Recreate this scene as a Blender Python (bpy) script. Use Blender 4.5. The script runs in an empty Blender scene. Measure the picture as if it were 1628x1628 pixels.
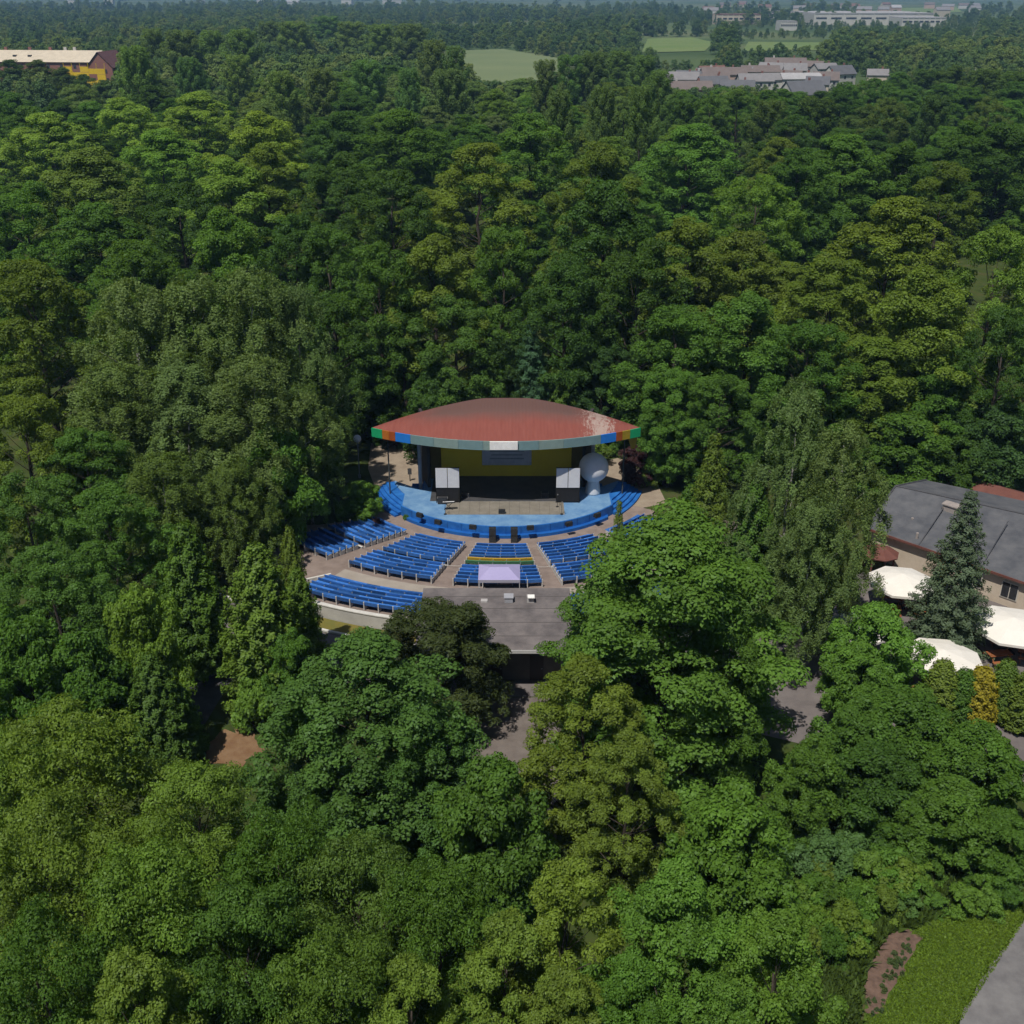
import bpy, bmesh, math, random
import numpy as np
from mathutils import Vector, Matrix

R = math.radians
SC = bpy.context.scene
COL = SC.collection
PI = math.pi

# ------------------------------------------------------------------ camera, sky, sun, exposure
CAM_H, FPX, PITCH = 48.0, 1746.0, R(25.5)
cam = bpy.data.cameras.new('camera')
cam.sensor_width = 36.0
cam.lens = 36.0 * FPX / 1628.0
cam.clip_start = 0.5
cam.clip_end = 40000
camo = bpy.data.objects.new('camera', cam)
COL.objects.link(camo)
camo.location = (0, 0, CAM_H)
camo.rotation_euler = (PI / 2 - PITCH, 0, 0)
SC.camera = camo

SUN_EL = R(63)
SUN_AZ = math.atan2(-0.5, -0.87)          # where the sun stands: behind the camera, to the left (x, y)
w = bpy.data.worlds.new('World')
SC.world = w
w.use_nodes = True
nt = w.node_tree
bgn = nt.nodes['Background']
sky = nt.nodes.new('ShaderNodeTexSky')
sky.sky_type = 'NISHITA'
sky.sun_disc = False
sky.sun_elevation = SUN_EL
sky.sun_rotation = SUN_AZ
nt.links.new(sky.outputs[0], bgn.inputs[0])
bgn.inputs[1].default_value = 0.05
sl = bpy.data.lights.new('sun', 'SUN')
sl.energy = 4.7
sl.angle = R(0.53)
sl.color = (1.0, 0.94, 0.84)
so = bpy.data.objects.new('sun', sl)
COL.objects.link(so)
sd = Vector((math.sin(SUN_AZ) * math.cos(SUN_EL), math.cos(SUN_AZ) * math.cos(SUN_EL), math.sin(SUN_EL)))
so.rotation_euler = sd.to_track_quat('Z', 'Y').to_euler()
so.location = (-30, -50, 120)

vs = SC.view_settings
vs.view_transform = 'Standard'
vs.look = 'None'
vs.exposure = -0.1
vs.gamma = 1.0
vs.use_curve_mapping = False
cy = SC.cycles
cy.max_bounces = 6
cy.diffuse_bounces = 4
cy.glossy_bounces = 2
cy.transmission_bounces = 2
cy.volume_bounces = 0
cy.transparent_max_bounces = 4
cy.use_denoising = True
SC.render.filter_size = 2.0
cy.use_adaptive_sampling = True
cy.adaptive_threshold = 0.03
cy.sample_clamp_indirect = 4.0
cy.caustics_reflective = False
cy.caustics_refractive = False

# ------------------------------------------------------------------ helpers
def at(px, py, z):
    """photo pixel -> point at height z"""
    u = (px - 814) / FPX
    v = (py - 814) / FPX
    dy = math.cos(PITCH) - v * math.sin(PITCH)
    dz = -math.sin(PITCH) - v * math.cos(PITCH)
    t = (z - CAM_H) / dz
    return Vector((u * t, dy * t, z))

def px_of(x, y, z):
    d = y * math.cos(PITCH) - (z - CAM_H) * math.sin(PITCH)
    h = y * math.sin(PITCH) + (z - CAM_H) * math.cos(PITCH)
    return 814 + FPX * x / d, 814 - FPX * h / d, d

def sstep(a, b, x):
    t = min(1.0, max(0.0, (x - a) / (b - a)))
    return t * t * (3 - 2 * t)

CX, CY = -0.6, 109.0                         # centre of the stage's circle
PROF = [(0, 0), (16.3, 0), (16.5, .08), (22.7, 1.15), (23.2, 1.35), (27.9, 2.05), (30.2, 2.12), (30.5, 2.32), (35.2, 3.05)]
def zprof(r):
    for (a, za), (b, zb) in zip(PROF, PROF[1:]):
        if r <= b:
            return za + (zb - za) * (r - a) / (b - a)
    return PROF[-1][1]
def polar(x, y):
    return math.hypot(x - CX, y - CY), math.degrees(math.atan2(x - CX, CY - y))
def onring(r, deg, z=None):
    a = R(deg)
    return Vector((CX + r * math.sin(a), CY - r * math.cos(a), zprof(r) if z is None else z))
def terr(x, y):
    r, a = polar(x, y)
    z = 2.0 * sstep(17, 31, r) * sstep(104, 89, y)
    if r < 36 and abs(a) < 62:
        z = min(z, zprof(r)) - 0.35
    return z

def tag(o, label=None, cat=None, group=None, kind=None):
    if label: o['label'] = label
    if cat: o['category'] = cat
    if group: o['group'] = group
    if kind: o['kind'] = kind
    return o
def thing(name, label, cat, loc=(0, 0, 0), rz=0.0, group=None):
    o = bpy.data.objects.new(name, None)
    o.empty_display_size = 0.3
    COL.objects.link(o)
    o.location = loc
    o.rotation_euler = (0, 0, rz)
    return tag(o, label, cat, group)
def put(name, me, parent=None, loc=(0, 0, 0), rot=(0, 0, 0), scale=(1, 1, 1)):
    o = bpy.data.objects.new(name, me)
    COL.objects.link(o)
    o.location = loc
    o.rotation_euler = rot
    o.scale = scale
    if parent is not None:
        o.parent = parent
    return o

class MB:
    def __init__(s):
        s.v, s.f, s.m = [], [], []
    def poly(s, pts, mi=0):
        n = len(s.v)
        s.v += [tuple(p) for p in pts]
        s.f.append(list(range(n, n + len(pts))))
        s.m.append(mi)
    def mesh_(s, vs_, fs, mi=0):
        n = len(s.v)
        s.v += [tuple(p) for p in vs_]
        s.f += [[n + i for i in f] for f in fs]
        s.m += [mi] * len(fs)
    def box(s, c, d, rz=0.0, mi=0, M=None):
        x, y, z = d[0] / 2, d[1] / 2, d[2] / 2
        p = [(-x, -y, -z), (x, -y, -z), (x, y, -z), (-x, y, -z), (-x, -y, z), (x, -y, z), (x, y, z), (-x, y, z)]
        ca, sa = math.cos(rz), math.sin(rz)
        if M is not None:
            q = [tuple(M @ Vector(k) + Vector(c)) for k in p]
        else:
            q = [(c[0] + a * ca - b * sa, c[1] + a * sa + b * ca, c[2] + e) for a, b, e in p]
        s.mesh_(q, [(3, 2, 1, 0), (4, 5, 6, 7), (0, 1, 5, 4), (1, 2, 6, 5), (2, 3, 7, 6), (3, 0, 4, 7)], mi)
    def tube(s, pts, rad, n=7, mi=0, cap=True):
        """pts: list of points, rad: radius per point"""
        rings = []
        for i, p in enumerate(pts):
            a = Vector(pts[max(0, i - 1)])
            b = Vector(pts[min(len(pts) - 1, i + 1)])
            d = (b - a).normalized()
            u = d.orthogonal().normalized()
            w_ = d.cross(u)
            r_ = rad[i] if hasattr(rad, '__len__') else rad
            rings.append([Vector(p) + u * (r_ * math.cos(2 * PI * k / n)) + w_ * (r_ * math.sin(2 * PI * k / n)) for k in range(n)])
        vs_ = [q for g in rings for q in g]
        fs = []
        for i in range(len(rings) - 1):
            for k in range(n):
                k2 = (k + 1) % n
                fs.append((i * n + k, i * n + k2, (i + 1) * n + k2, (i + 1) * n + k))
        if cap:
            fs.append(tuple(reversed(range(n))))
            fs.append(tuple((len(rings) - 1) * n + k for k in range(n)))
        s.mesh_(vs_, fs, mi)
    def lathe(s, prof, n=16, c=(0, 0, 0), mi=0):
        vs_, fs = [], []
        for r_, z in prof:
            for k in range(n):
                a = 2 * PI * k / n
                vs_.append((c[0] + r_ * math.cos(a), c[1] + r_ * math.sin(a), c[2] + z))
        for i in range(len(prof) - 1):
            for k in range(n):
                k2 = (k + 1) % n
                fs.append((i * n + k, i * n + k2, (i + 1) * n + k2, (i + 1) * n + k))
        s.mesh_(vs_, fs, mi)
    def me(s, name, mats, smooth=False):
        m = bpy.data.meshes.new(name)
        m.from_pydata(s.v, [], s.f)
        if not isinstance(mats, (list, tuple)):
            mats = [mats]
        for k in mats:
            m.materials.append(k)
        m.polygons.foreach_set('material_index', s.m)
        if smooth:
            m.polygons.foreach_set('use_smooth', [True] * len(s.f))
        m.update()
        return m
    def build(s, name, mats, parent=None, loc=(0, 0, 0), smooth=False, rot=(0, 0, 0)):
        return put(name, s.me(name, mats, smooth), parent, loc, rot)

# ------------------------------------------------------------------ materials
MATS = {}
def mat(name, c1, c2=None, scale=1.0, rough=0.8, bump=0.0, bscale=None, detail=5.0, spec=0.3, lo=.35, hi=.65):
    if name in MATS:
        return MATS[name]
    m = bpy.data.materials.new(name)
    m.use_nodes = True
    t = m.node_tree
    b = t.nodes['Principled BSDF']
    b.inputs['Roughness'].default_value = rough
    b.inputs['Specular IOR Level'].default_value = spec
    b.inputs['Base Color'].default_value = (*c1, 1)
    tc = t.nodes.new('ShaderNodeTexCoord')
    if c2 is not None:
        n = t.nodes.new('ShaderNodeTexNoise')
        n.inputs['Scale'].default_value = scale
        n.inputs['Detail'].default_value = detail
        n.inputs['Roughness'].default_value = .65
        t.links.new(tc.outputs['Object'], n.inputs['Vector'])
        r = t.nodes.new('ShaderNodeValToRGB')
        r.color_ramp.elements[0].position = lo
        r.color_ramp.elements[1].position = hi
        r.color_ramp.elements[0].color = (*c1, 1)
        r.color_ramp.elements[1].color = (*c2, 1)
        t.links.new(n.outputs['Fac'], r.inputs['Fac'])
        t.links.new(r.outputs[0], b.inputs['Base Color'])
    if bump:
        n2 = t.nodes.new('ShaderNodeTexNoise')
        n2.inputs['Scale'].default_value = bscale or scale * 4
        n2.inputs['Detail'].default_value = 4
        t.links.new(tc.outputs['Object'], n2.inputs['Vector'])
        bp = t.nodes.new('ShaderNodeBump')
        bp.inputs['Strength'].default_value = bump
        bp.inputs['Distance'].default_value = .05
        t.links.new(n2.outputs['Fac'], bp.inputs['Height'])
        t.links.new(bp.outputs[0], b.inputs['Normal'])
    MATS[name] = m
    return m

def vary(m, amt=.35):
    t = m.node_tree
    b = t.nodes['Principled BSDF']
    src = b.inputs['Base Color'].links[0].from_socket
    oi = t.nodes.new('ShaderNodeObjectInfo')
    mr = t.nodes.new('ShaderNodeMapRange')
    mr.inputs['To Min'].default_value = 1 - amt
    mr.inputs['To Max'].default_value = 1 + amt
    t.links.new(oi.outputs['Random'], mr.inputs['Value'])
    vm = t.nodes.new('ShaderNodeVectorMath'); vm.operation = 'SCALE'
    t.links.new(src, vm.inputs[0]); t.links.new(mr.outputs[0], vm.inputs['Scale'])
    t.links.new(vm.outputs[0], b.inputs['Base Color'])
def leaf_mat(name, random_tint=False, trans=.34):
    m = bpy.data.materials.new(name)
    m.use_nodes = True
    t = m.node_tree
    t.nodes.clear()
    out = t.nodes.new('ShaderNodeOutputMaterial')
    oi = t.nodes.new('ShaderNodeObjectInfo')
    at_ = t.nodes.new('ShaderNodeAttribute')
    at_.attribute_name = 'tone'
    if random_tint:
        rp = t.nodes.new('ShaderNodeValToRGB')
        e = rp.color_ramp.elements
        e[0].position, e[0].color = 0, (.034, .068, .024, 1)
        e[1].position, e[1].color = 1, (.10, .13, .038, 1)
        k = e.new(.35); k.color = (.052, .092, .028, 1)
        k = e.new(.7); k.color = (.074, .115, .03, 1)
        t.links.new(oi.outputs['Random'], rp.inputs[0])
        base = rp.outputs[0]
    else:
        base = oi.outputs['Color']
    rmp = t.nodes.new('ShaderNodeMapRange')
    rmp.inputs['To Min'].default_value = 1.15
    rmp.inputs['To Max'].default_value = 2.35
    t.links.new(at_.outputs['Fac'], rmp.inputs['Value'])
    mul = t.nodes.new('ShaderNodeVectorMath')
    mul.operation = 'SCALE'
    t.links.new(base, mul.inputs[0])
    t.links.new(rmp.outputs[0], mul.inputs['Scale'])
    df = t.nodes.new('ShaderNodeBsdfDiffuse')
    t.links.new(mul.outputs[0], df.inputs['Color'])
    tr = t.nodes.new('ShaderNodeBsdfTranslucent')
    yel = t.nodes.new('ShaderNodeVectorMath')
    yel.operation = 'MULTIPLY'
    yel.inputs[1].default_value = (1.5, 1.45, .45)
    t.links.new(mul.outputs[0], yel.inputs[0])
    t.links.new(yel.outputs[0], tr.inputs['Color'])
    mx = t.nodes.new('ShaderNodeMixShader')
    mx.inputs[0].default_value = trans
    t.links.new(df.outputs[0], mx.inputs[1])
    t.links.new(tr.outputs[0], mx.inputs[2])
    gl = t.nodes.new('ShaderNodeBsdfGlossy')
    gl.inputs['Roughness'].default_value = .5
    gl.inputs['Color'].default_value = (.8, .9, 1, 1)
    mx2 = t.nodes.new('ShaderNodeMixShader')
    mx2.inputs[0].default_value = .010
    t.links.new(mx.outputs[0], mx2.inputs[1])
    t.links.new(gl.outputs[0], mx2.inputs[2])
    t.links.new(mx2.outputs[0], out.inputs[0])
    return m
LEAF = leaf_mat('foliage')
LEAF_FAR = leaf_mat('far_foliage', True, .2)
BARK = mat('bark', (.035, .028, .022), (.07, .058, .047), 3, .9, .4)
BARK_BIRCH = mat('birch_bark', (.45, .43, .40), (.08, .075, .07), 2.2, .8, lo=.45, hi=.62)

# ------------------------------------------------------------------ ground and far land
def ground_mat():
    m = bpy.data.materials.new('ground')
    m.use_nodes = True
    t = m.node_tree
    b = t.nodes['Principled BSDF']
    b.inputs['Roughness'].default_value = .95
    b.inputs['Specular IOR Level'].default_value = .1
    tc = t.nodes.new('ShaderNodeTexCoord')
    def noise(sc, det=6):
        n = t.nodes.new('ShaderNodeTexNoise')
        n.inputs['Scale'].default_value = sc
        n.inputs['Detail'].default_value = det
        t.links.new(tc.outputs['Object'], n.inputs['Vector'])
        return n
    def ramp(n, els):
        r = t.nodes.new('ShaderNodeValToRGB')
        r.color_ramp.elements[0].position, r.color_ramp.elements[0].color = els[0][0], (*els[0][1], 1)
        r.color_ramp.elements[1].position, r.color_ramp.elements[1].color = els[-1][0], (*els[-1][1], 1)
        for p, c in els[1:-1]:
            r.color_ramp.elements.new(p).color = (*c, 1)
        t.links.new(n.outputs['Fac'], r.inputs[0])
        return r
    near = ramp(noise(.35, 8), [(.3, (.035, .045, .016)), (.5, (.05, .075, .018)), (.7, (.075, .075, .03))])
    far = ramp(noise(.004, 5), [(.38, (.05, .085, .03)), (.5, (.09, .13, .05)), (.62, (.13, .15, .07))])
    geo = t.nodes.new('ShaderNodeNewGeometry')
    sep = t.nodes.new('ShaderNodeSeparateXYZ')
    t.links.new(geo.outputs['Position'], sep.inputs[0])
    mr = t.nodes.new('ShaderNodeMapRange')
    mr.inputs['From Min'].default_value = 420
    mr.inputs['From Max'].default_value = 700
    t.links.new(sep.outputs['Y'], mr.inputs['Value'])
    mx = t.nodes.new('ShaderNodeMix')
    mx.data_type = 'RGBA'
    t.links.new(mr.outputs[0], mx.inputs['Factor'])
    t.links.new(near.outputs[0], mx.inputs[6])
    t.links.new(far.outputs[0], mx.inputs[7])
    t.links.new(mx.outputs[2], b.inputs['Base Color'])
    return m
GROUND = ground_mat()
def hill(x, y):
    d = math.hypot(x, y)
    k = sstep(5200, 9500, d)
    h = 170 + 70 * math.sin(x / 1500 + .6) + 45 * math.sin(x / 640 + y / 2300) + 30 * math.sin(x / 300 + 2)
    return k * max(60, h)
def gz(x, y):
    return terr(x, y) + hill(x, y)
def axis(lim, a, n):
    s = [math.sinh(a * (2 * i / n - 1)) / math.sinh(a) * lim for i in range(n + 1)]
    return s
mb = MB()
xs = axis(11000, 7.0, 260)
ys = [60 + q for q in axis(11400, 7.0, 300)]
n0 = len(xs)
vv = [(x, y, gz(x, y)) for y in ys for x in xs]
ff = [(j * n0 + i, j * n0 + i + 1, (j + 1) * n0 + i + 1, (j + 1) * n0 + i) for j in range(len(ys) - 1) for i in range(n0 - 1)]
mb.mesh_(vv, ff)
tag(mb.build('ground', GROUND, smooth=True), 'grass and dark woodland soil under the trees', kind='structure')

def sheet(name, pts, m, z=None, dz=.03, label=None, kind='structure'):
    """flat or draped polygon sheet, triangulated by a fan grid"""
    bm = bmesh.new()
    vs_ = [bm.verts.new((p[0], p[1], 0)) for p in pts]
    bm.faces.new(vs_)
    bmesh.ops.triangulate(bm, faces=bm.faces[:])
    if z is None:
        for _ in range(4):
            bmesh.ops.subdivide_edges(bm, edges=[e for e in bm.edges if e.calc_length() > 1.6], cuts=1)
            bmesh.ops.triangulate(bm, faces=bm.faces[:])
    for v in bm.verts:
        v.co.z = (gz(v.co.x, v.co.y) + dz) if z is None else z
    bmesh.ops.recalc_face_normals(bm, faces=bm.faces[:])
    for f in bm.faces:
        if f.normal.z < 0:
            f.normal_flip()
    me = bpy.data.meshes.new(name)
    bm.to_mesh(me)
    bm.free()
    me.materials.append(m)
    o = put(name, me)
    return tag(o, label, kind=kind)
def ringpoly(r0, r1, a0, a1, n=24):
    return [onring(r1, a0 + (a1 - a0) * i / n)[:2] for i in range(n + 1)] + [onring(r0, a1 - (a1 - a0) * i / n)[:2] for i in range(n + 1)]

ASPH = mat('asphalt', (.135, .13, .135), (.20, .195, .197), .9, .9, .3, 20, detail=9)
PAVE = mat('pavers', (.20, .155, .135), (.27, .215, .19), .9, .9, .3, 18)
PAVE_GREY = mat('grey_pavers', (.13, .115, .115), (.18, .16, .157), .7, .9, .3, 15)
SAND = mat('plaza_pavers', (.25, .20, .155), (.32, .265, .205), .8, .9, .3, 14)
CONC = mat('pale_concrete', (.36, .34, .31), (.46, .44, .41), 1.1, .9, .2, 9)
CONC_W = mat('white_concrete', (.50, .49, .46), (.62, .61, .58), 1.3, .85, .2, 9)
EARTH = mat('bare_earth', (.17, .095, .05), (.22, .14, .08), 1.2, 1, .5, 8)
MULCH = mat('mulch', (.17, .11, .085), (.10, .065, .05), 2.5, 1, .8, 8)
LAWN = mat('lawn', (.055, .105, .012), (.10, .135, .022), .22, .95, .5, 14)
DRYG = mat('dry_grass', (.17, .14, .03), (.13, .13, .03), 1.2, .95, .5, 14)

e0, e1 = at(1628, 1458, 2), at(1520, 1628, 2)
dr = (e1 - e0).normalized()
nr = Vector((-dr.y, dr.x, 0)) if (-dr.y) > 0 else Vector((dr.y, -dr.x, 0))
A, B = e0 - dr * 45, e1 + dr * 40
rg_ = random.Random(12)
edge = [A + (B - A) * (i / 160) + nr * (rg_.uniform(-.10, .10) + .12 * math.sin(i * .35)) for i in range(161)]
sheet('road', edge + [B + nr * 6, A + nr * 6], ASPH, 2.035)
kb = MB()
for off in (6.0,):
    q = (A + B) / 2 + nr * (off + .06)
    kb.box((q.x, q.y, 2.0), ((B - A).length, .12, .14), math.atan2(dr.y, dr.x))
tag(kb.build('kerb', mat('kerb_stone', (.2, .19, .18), (.27, .26, .25), 2)), kind='structure')
sheet('lawn', [at(1372, 1628, 2), at(1380, 1560, 2), at(1440, 1480, 2), at(1560, 1430, 2), e0 + nr * -.13 - dr * 12, e1 + nr * -.13 + dr * 8, at(1372, 1690, 2)], LAWN, 2.02)
def rough(pts, amp, n=6, seed=1):
    g = random.Random(seed); r_ = []
    for p, q in zip(pts, pts[1:] + pts[:1]):
        for i in range(n):
            c = p + (q - p) * (i / n)
            r_.append(c + Vector((g.uniform(-amp, amp), g.uniform(-amp, amp), 0)))
    return r_
BED_P = [at(1377, 1612, 2), at(1374, 1545, 2), at(1410, 1488, 2), at(1440, 1476, 2), at(1464, 1494, 2), at(1430, 1555, 2), at(1396, 1612, 2)]
sheet('flower_bed', rough(BED_P, .22), MULCH, 2.05)
sheet('earth_patch', rough([at(322, 1205, 2), at(340, 1168, 2), at(400, 1155, 2), at(420, 1190, 2), at(370, 1225, 2)], .35), EARTH, 2.02)
sheet('paving', ringpoly(37.5, 43.5, -42, 34), PAVE_GREY, 2.03)
sheet('paving', [(-3.8, 50), (2.6, 50), (3.6, 65.45), (-4.8, 65.45)], mat('path_pavers', (.13, .11, .10), (.18, .155, .142), .9, .9, .3, 18), 2.034)
sheet('path', [at(270, 1075, 2), at(345, 1000, 2), at(372, 1075, 2), at(318, 1165, 2), at(285, 1145, 2)], mat('dark_paving', (.05, .05, .055), (.075, .075, .08), 1.2, .9), 2.032)
sheet('terrace_paving', [(15, 62), (22, 59), (37, 54), (50, 60), (46, 76), (36, 86), (30, 84), (24, 74)], PAVE_GREY, 2.026)
sheet('plaza', [at(585, 745, 0), at(590, 705, 0), at(640, 690, 0), at(700, 700, 0), at(700, 760, 0), at(640, 790, 0), at(612, 800, 0), at(596, 775, 0)], SAND, 0.02)
sheet('plaza', ringpoly(10, 17.2, -62, 62), PAVE, 0.024)
sheet('plaza', [at(925, 790, 0), at(930, 738, 0), at(985, 728, 0), at(1040, 760, 0), at(1060, 800, 0), at(1000, 812, 0)], SAND, 0.019)
sheet('grass_strip', ringpoly(35.65, 37.1, -32, -6), DRYG, 2.03)
kb = MB()
kp = [onring(37.3, a, 2.06) for a in range(-40, -5, 1)]
for p, q in zip(kp, kp[1:]):
    c = (p + q) / 2
    kb.box(c, ((q - p).length + .01, .22, .16), math.atan2(q.y - p.y, q.x - p.x))
tag(kb.build('kerb', CONC_W), kind='structure')

# far field and meadows: sheets on the plain
FIELD = mat('field_crop', (.14, .185, .085), (.17, .21, .10), .02, .95, .4, 2)
MEADOW = mat('far_meadow', (.12, .19, .05), (.16, .21, .07), .02, .95)
def quad_px(a):
    return [at(x, y, 0.1) for x, y in a]
FIELD_P = quad_px([(680, 124), (690, 83), (760, 80), (800, 78.5), (850, 87), (915, 97), (925, 128), (800, 134)])
MEADOW_P = [quad_px([(1020, 84), (1030, 62), (1100, 60), (1135, 68), (1120, 82)]), quad_px([(1180, 82), (1190, 67), (1310, 68), (1320, 80)]), quad_px([(1380, 24), (1400, 14), (1520, 11), (1530, 20)])]
for k, q in enumerate([FIELD_P] + MEADOW_P):
    sheet('field' if k == 0 else 'meadow', q, FIELD if k == 0 else MEADOW, .5 if k < 3 else 1)

# ------------------------------------------------------------------ seating terrace
mb = MB()
def ring_surface(mb, rs, a0, a1, n, zf, skirt=.5):
    g = [[onring(r_, a0 + (a1 - a0) * i / n, zf(r_)) for i in range(n + 1)] for r_ in rs]
    vs_ = [p for row in g for p in row]
    fs = [(j * (n + 1) + i, j * (n + 1) + i + 1, (j + 1) * (n + 1) + i + 1, (j + 1) * (n + 1) + i) for j in range(len(rs) - 1) for i in range(n)]
    fs = [tuple(reversed(f)) for f in fs]
    mb.mesh_(vs_, fs)
    edge = [g[-1][i] for i in range(n + 1)]
    for p, q in zip(edge, edge[1:]):
        mb.poly([p, q, q - Vector((0, 0, skirt)), p - Vector((0, 0, skirt))])
    for col in (0, n):
        for j in range(len(rs) - 1):
            p, q = g[j][col], g[j + 1][col]
            mb.poly([p, q, q - Vector((0, 0, skirt)), p - Vector((0, 0, skirt))])
ring_surface(mb, [p[0] for p in PROF[1:7]], -53, 57, 56, zprof)
ring_surface(mb, [30.2, 30.5, 35.2], -29.8, 29.8, 40, zprof, 1.0)
ring_surface(mb, [30.2, 34.5], -44, -29.8, 10, lambda r_: 2.12, .4)
tag(mb.build('seating_slope', PAVE), kind='structure')
# paler walkway ring between the upper and the lower blocks
mb = MB()
ring_surface(mb, [28.05, 30.15], -30, 30, 40, lambda r_: zprof(r_) + .012, .01)
tag(mb.build('walkway', mat('walkway_slabs', (.30, .265, .23), (.36, .32, .28), .8, .9, .2, 8)), kind='structure')

def arc_wall(name, r_, a0, a1, z0, z1, th, m, label, cat, cap=None):
    o = thing(name, label, cat, onring(r_, (a0 + a1) / 2, z0))
    n = max(2, int(abs(a1 - a0) / 1.5))
    w1, w2 = MB(), MB()
    L = o.location
    for i in range(n):
        p, q = onring(r_, a0 + (a1 - a0) * i / n, 0), onring(r_, a0 + (a1 - a0) * (i + 1) / n, 0)
        c = (p + q) / 2
        rz = math.atan2(q.y - p.y, q.x - p.x)
        w1.box((c.x - L.x, c.y - L.y, (z1 - z0) / 2), ((q - p).length + .004, th, z1 - z0), rz)
        if cap:
            w2.box((c.x - L.x, c.y - L.y, z1 - z0 + .04), ((q - p).length + .004, th + .1, .08), rz)
    w1.build('wall', m, o)
    if cap:
        w2.build('coping', cap, o)
    return o
GREYW = mat('render_grey', (.40, .39, .37), (.48, .47, .45), .8, .9, .2, 8)
arc_wall('retaining_wall', 35.42, -27.5, -10, 1.9, 3.12, .3, GREYW, 'pale grey curved wall behind the rearmost left bench block', 'wall', CONC_W)
arc_wall('retaining_wall', 35.42, 10, 29, 1.9, 3.12, .3, GREYW, 'curved wall behind the rearmost right bench block, under the maple', 'wall', CONC_W)
for nm, r_, a0, a1, lab in [
    ('kerb_wall', 23.05, -30.2, -13.2, 'low white kerb between the two bench blocks left of the centre'),
    ('kerb_wall', 23.05, -9.2, 6.6, 'low white kerb behind the green bench in the centre block'),
    ('kerb_wall', 23.05, 10.2, 29, 'low white kerb between the two bench blocks right of the centre'),
    ('kerb_wall', 23.05, -50, -35, 'low white kerb between the two far left bench blocks'),
    ('kerb_wall', 30.32, -29.6, -10.6, 'white kerb in front of the rearmost left bench block'),
    ('kerb_wall', 30.32, 8.7, 29.6, 'white kerb in front of the rearmost right bench block')]:
    z = zprof(r_)
    arc_wall(nm, r_, a0, a1, z - .25, z + .16, .22, CONC_W, lab, 'kerb')
# slanting white end wall of the rearmost left block
o = thing('kerb_wall', 'short slanting white kerb at the outer end of the rearmost left block', 'kerb', onring(31.2, -30.2))
p, q = onring(30.2, -29.7), onring(32.6, -32.5)
k = MB(); c = (p + q) / 2 - o.location
k.box((c.x, c.y, .05), ((q - p).length, .2, .4), math.atan2(q.y - p.y, q.x - p.x))
k.build('wall', CONC_W, o)

# ------------------------------------------------------------------ benches
BLUE = mat('blue_paint', (.026, .12, .39), (.055, .18, .52), 1.7, .5, .15, 12, spec=.4)
vary(BLUE, .42)
YELP = mat('yellow_paint', (.50, .31, .03), (.58, .38, .05), 2, .6)
GRNP = mat('green_paint', (.05, .17, .09), (.08, .22, .12), 2, .6)
POSTW = mat('bench_post', (.42, .41, .40), (.58, .57, .55), 4, .8)
def bench_meshes(span):
    s = {}
    k = MB()
    for j in range(4):
        k.box((0, -.40 + j * .175, .44), (span - .02, .16, .035))
    s['seat'] = k
    k = MB()
    for j in range(2):
        k.box((0, .235 + .03 * j, .56 + j * .17), (span - .02, .03, .15), M=Matrix.Rotation(-.15, 3, 'X'))
    s['backrest'] = k
    k = MB()
    k.box((0, -.04, .2), (.08, .56, .40))
    k.box((0, .285, .40), (.08, .08, .82))
    s['leg'] = k
    k = MB()
    k.box((0, -.02, .2), (.09, .44, .40))
    k.box((0, .29, .33), (.08, .07, .66))
    s['inner'] = k
    return s
SPAN = 1.28
bmsh = bench_meshes(SPAN)
ME_LEG = bmsh['leg'].me('leg', POSTW)
ME_LEG2 = bmsh['inner'].me('leg', mat('grey_leg', (.22, .22, .23), (.30, .30, .31), 3))
ME_SEAT = {n: bmsh['seat'].me('seat', m) for n, m in (('blue', BLUE), ('yellow', YELP), ('green', GRNP))}
ME_BACK = {n: bmsh['backrest'].me('backrest', m) for n, m in (('blue', BLUE), ('yellow', YELP), ('green', GRNP))}
ORD = ['first', 'second', 'third', 'fourth', 'fifth', 'sixth', 'seventh', 'eighth']
rb = random.Random(4)
def bench(r_, a0, a1, col, label, group, last=False):
    arc = R(a1 - a0) * r_
    n = max(1, round(arc / SPAN))
    da = (a1 - a0) / n
    mid = onring(r_, (a0 + a1) / 2)
    o = thing('bench', label, 'bench', mid, group=group)
    sx = arc / n / SPAN
    for i in range(n + 1):
        a = a0 + da * i
        p = onring(r_, a) - mid
        put('leg', ME_LEG if (last or i in (0, n)) else ME_LEG2, o, p, (0, 0, R(a) + PI))
        if i < n:
            am = a + da / 2
            p = onring(r_ * math.cos(R(da / 2)), am) - mid
            p.z = 0
            j = rb.uniform(-.012, .012)
            put('seat', ME_SEAT[col], o, p + Vector((0, 0, j * .5)), (0, 0, R(am) + PI), (sx, 1, 1))
            put('backrest', ME_BACK[col], o, p, (j, 0, R(am) + PI), (sx, 1, 1))
ROWS_A = [17.15 + .86 * i for i in range(7)]
ROWS_B = [23.85 + .86 * i for i in range(5)]
ROWS_C = [31.05 + .86 * i for i in range(5)]
BL = [(ROWS_A, -29.8, -13.2, 'front left bench block'), (ROWS_A, 10.2, 28.8, 'front right bench block'),
      (ROWS_A, -49, -35.2, 'front far-left bench block'), (ROWS_A, 35.2, 52, 'front far-right bench block'),
      (ROWS_B, -29.8, -13.2, 'middle left bench block'), (ROWS_B, -9.2, 6.6, 'middle centre block by the gazebo'),
      (ROWS_B, 10.2, 28.8, 'middle right bench block'), (ROWS_B, -47, -35.2, 'middle far-left bench block'),
      (ROWS_C, -29.2, -10.6, 'rearmost left bench block'), (ROWS_C, 8.8, 26, 'rearmost right bench block')]
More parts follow.
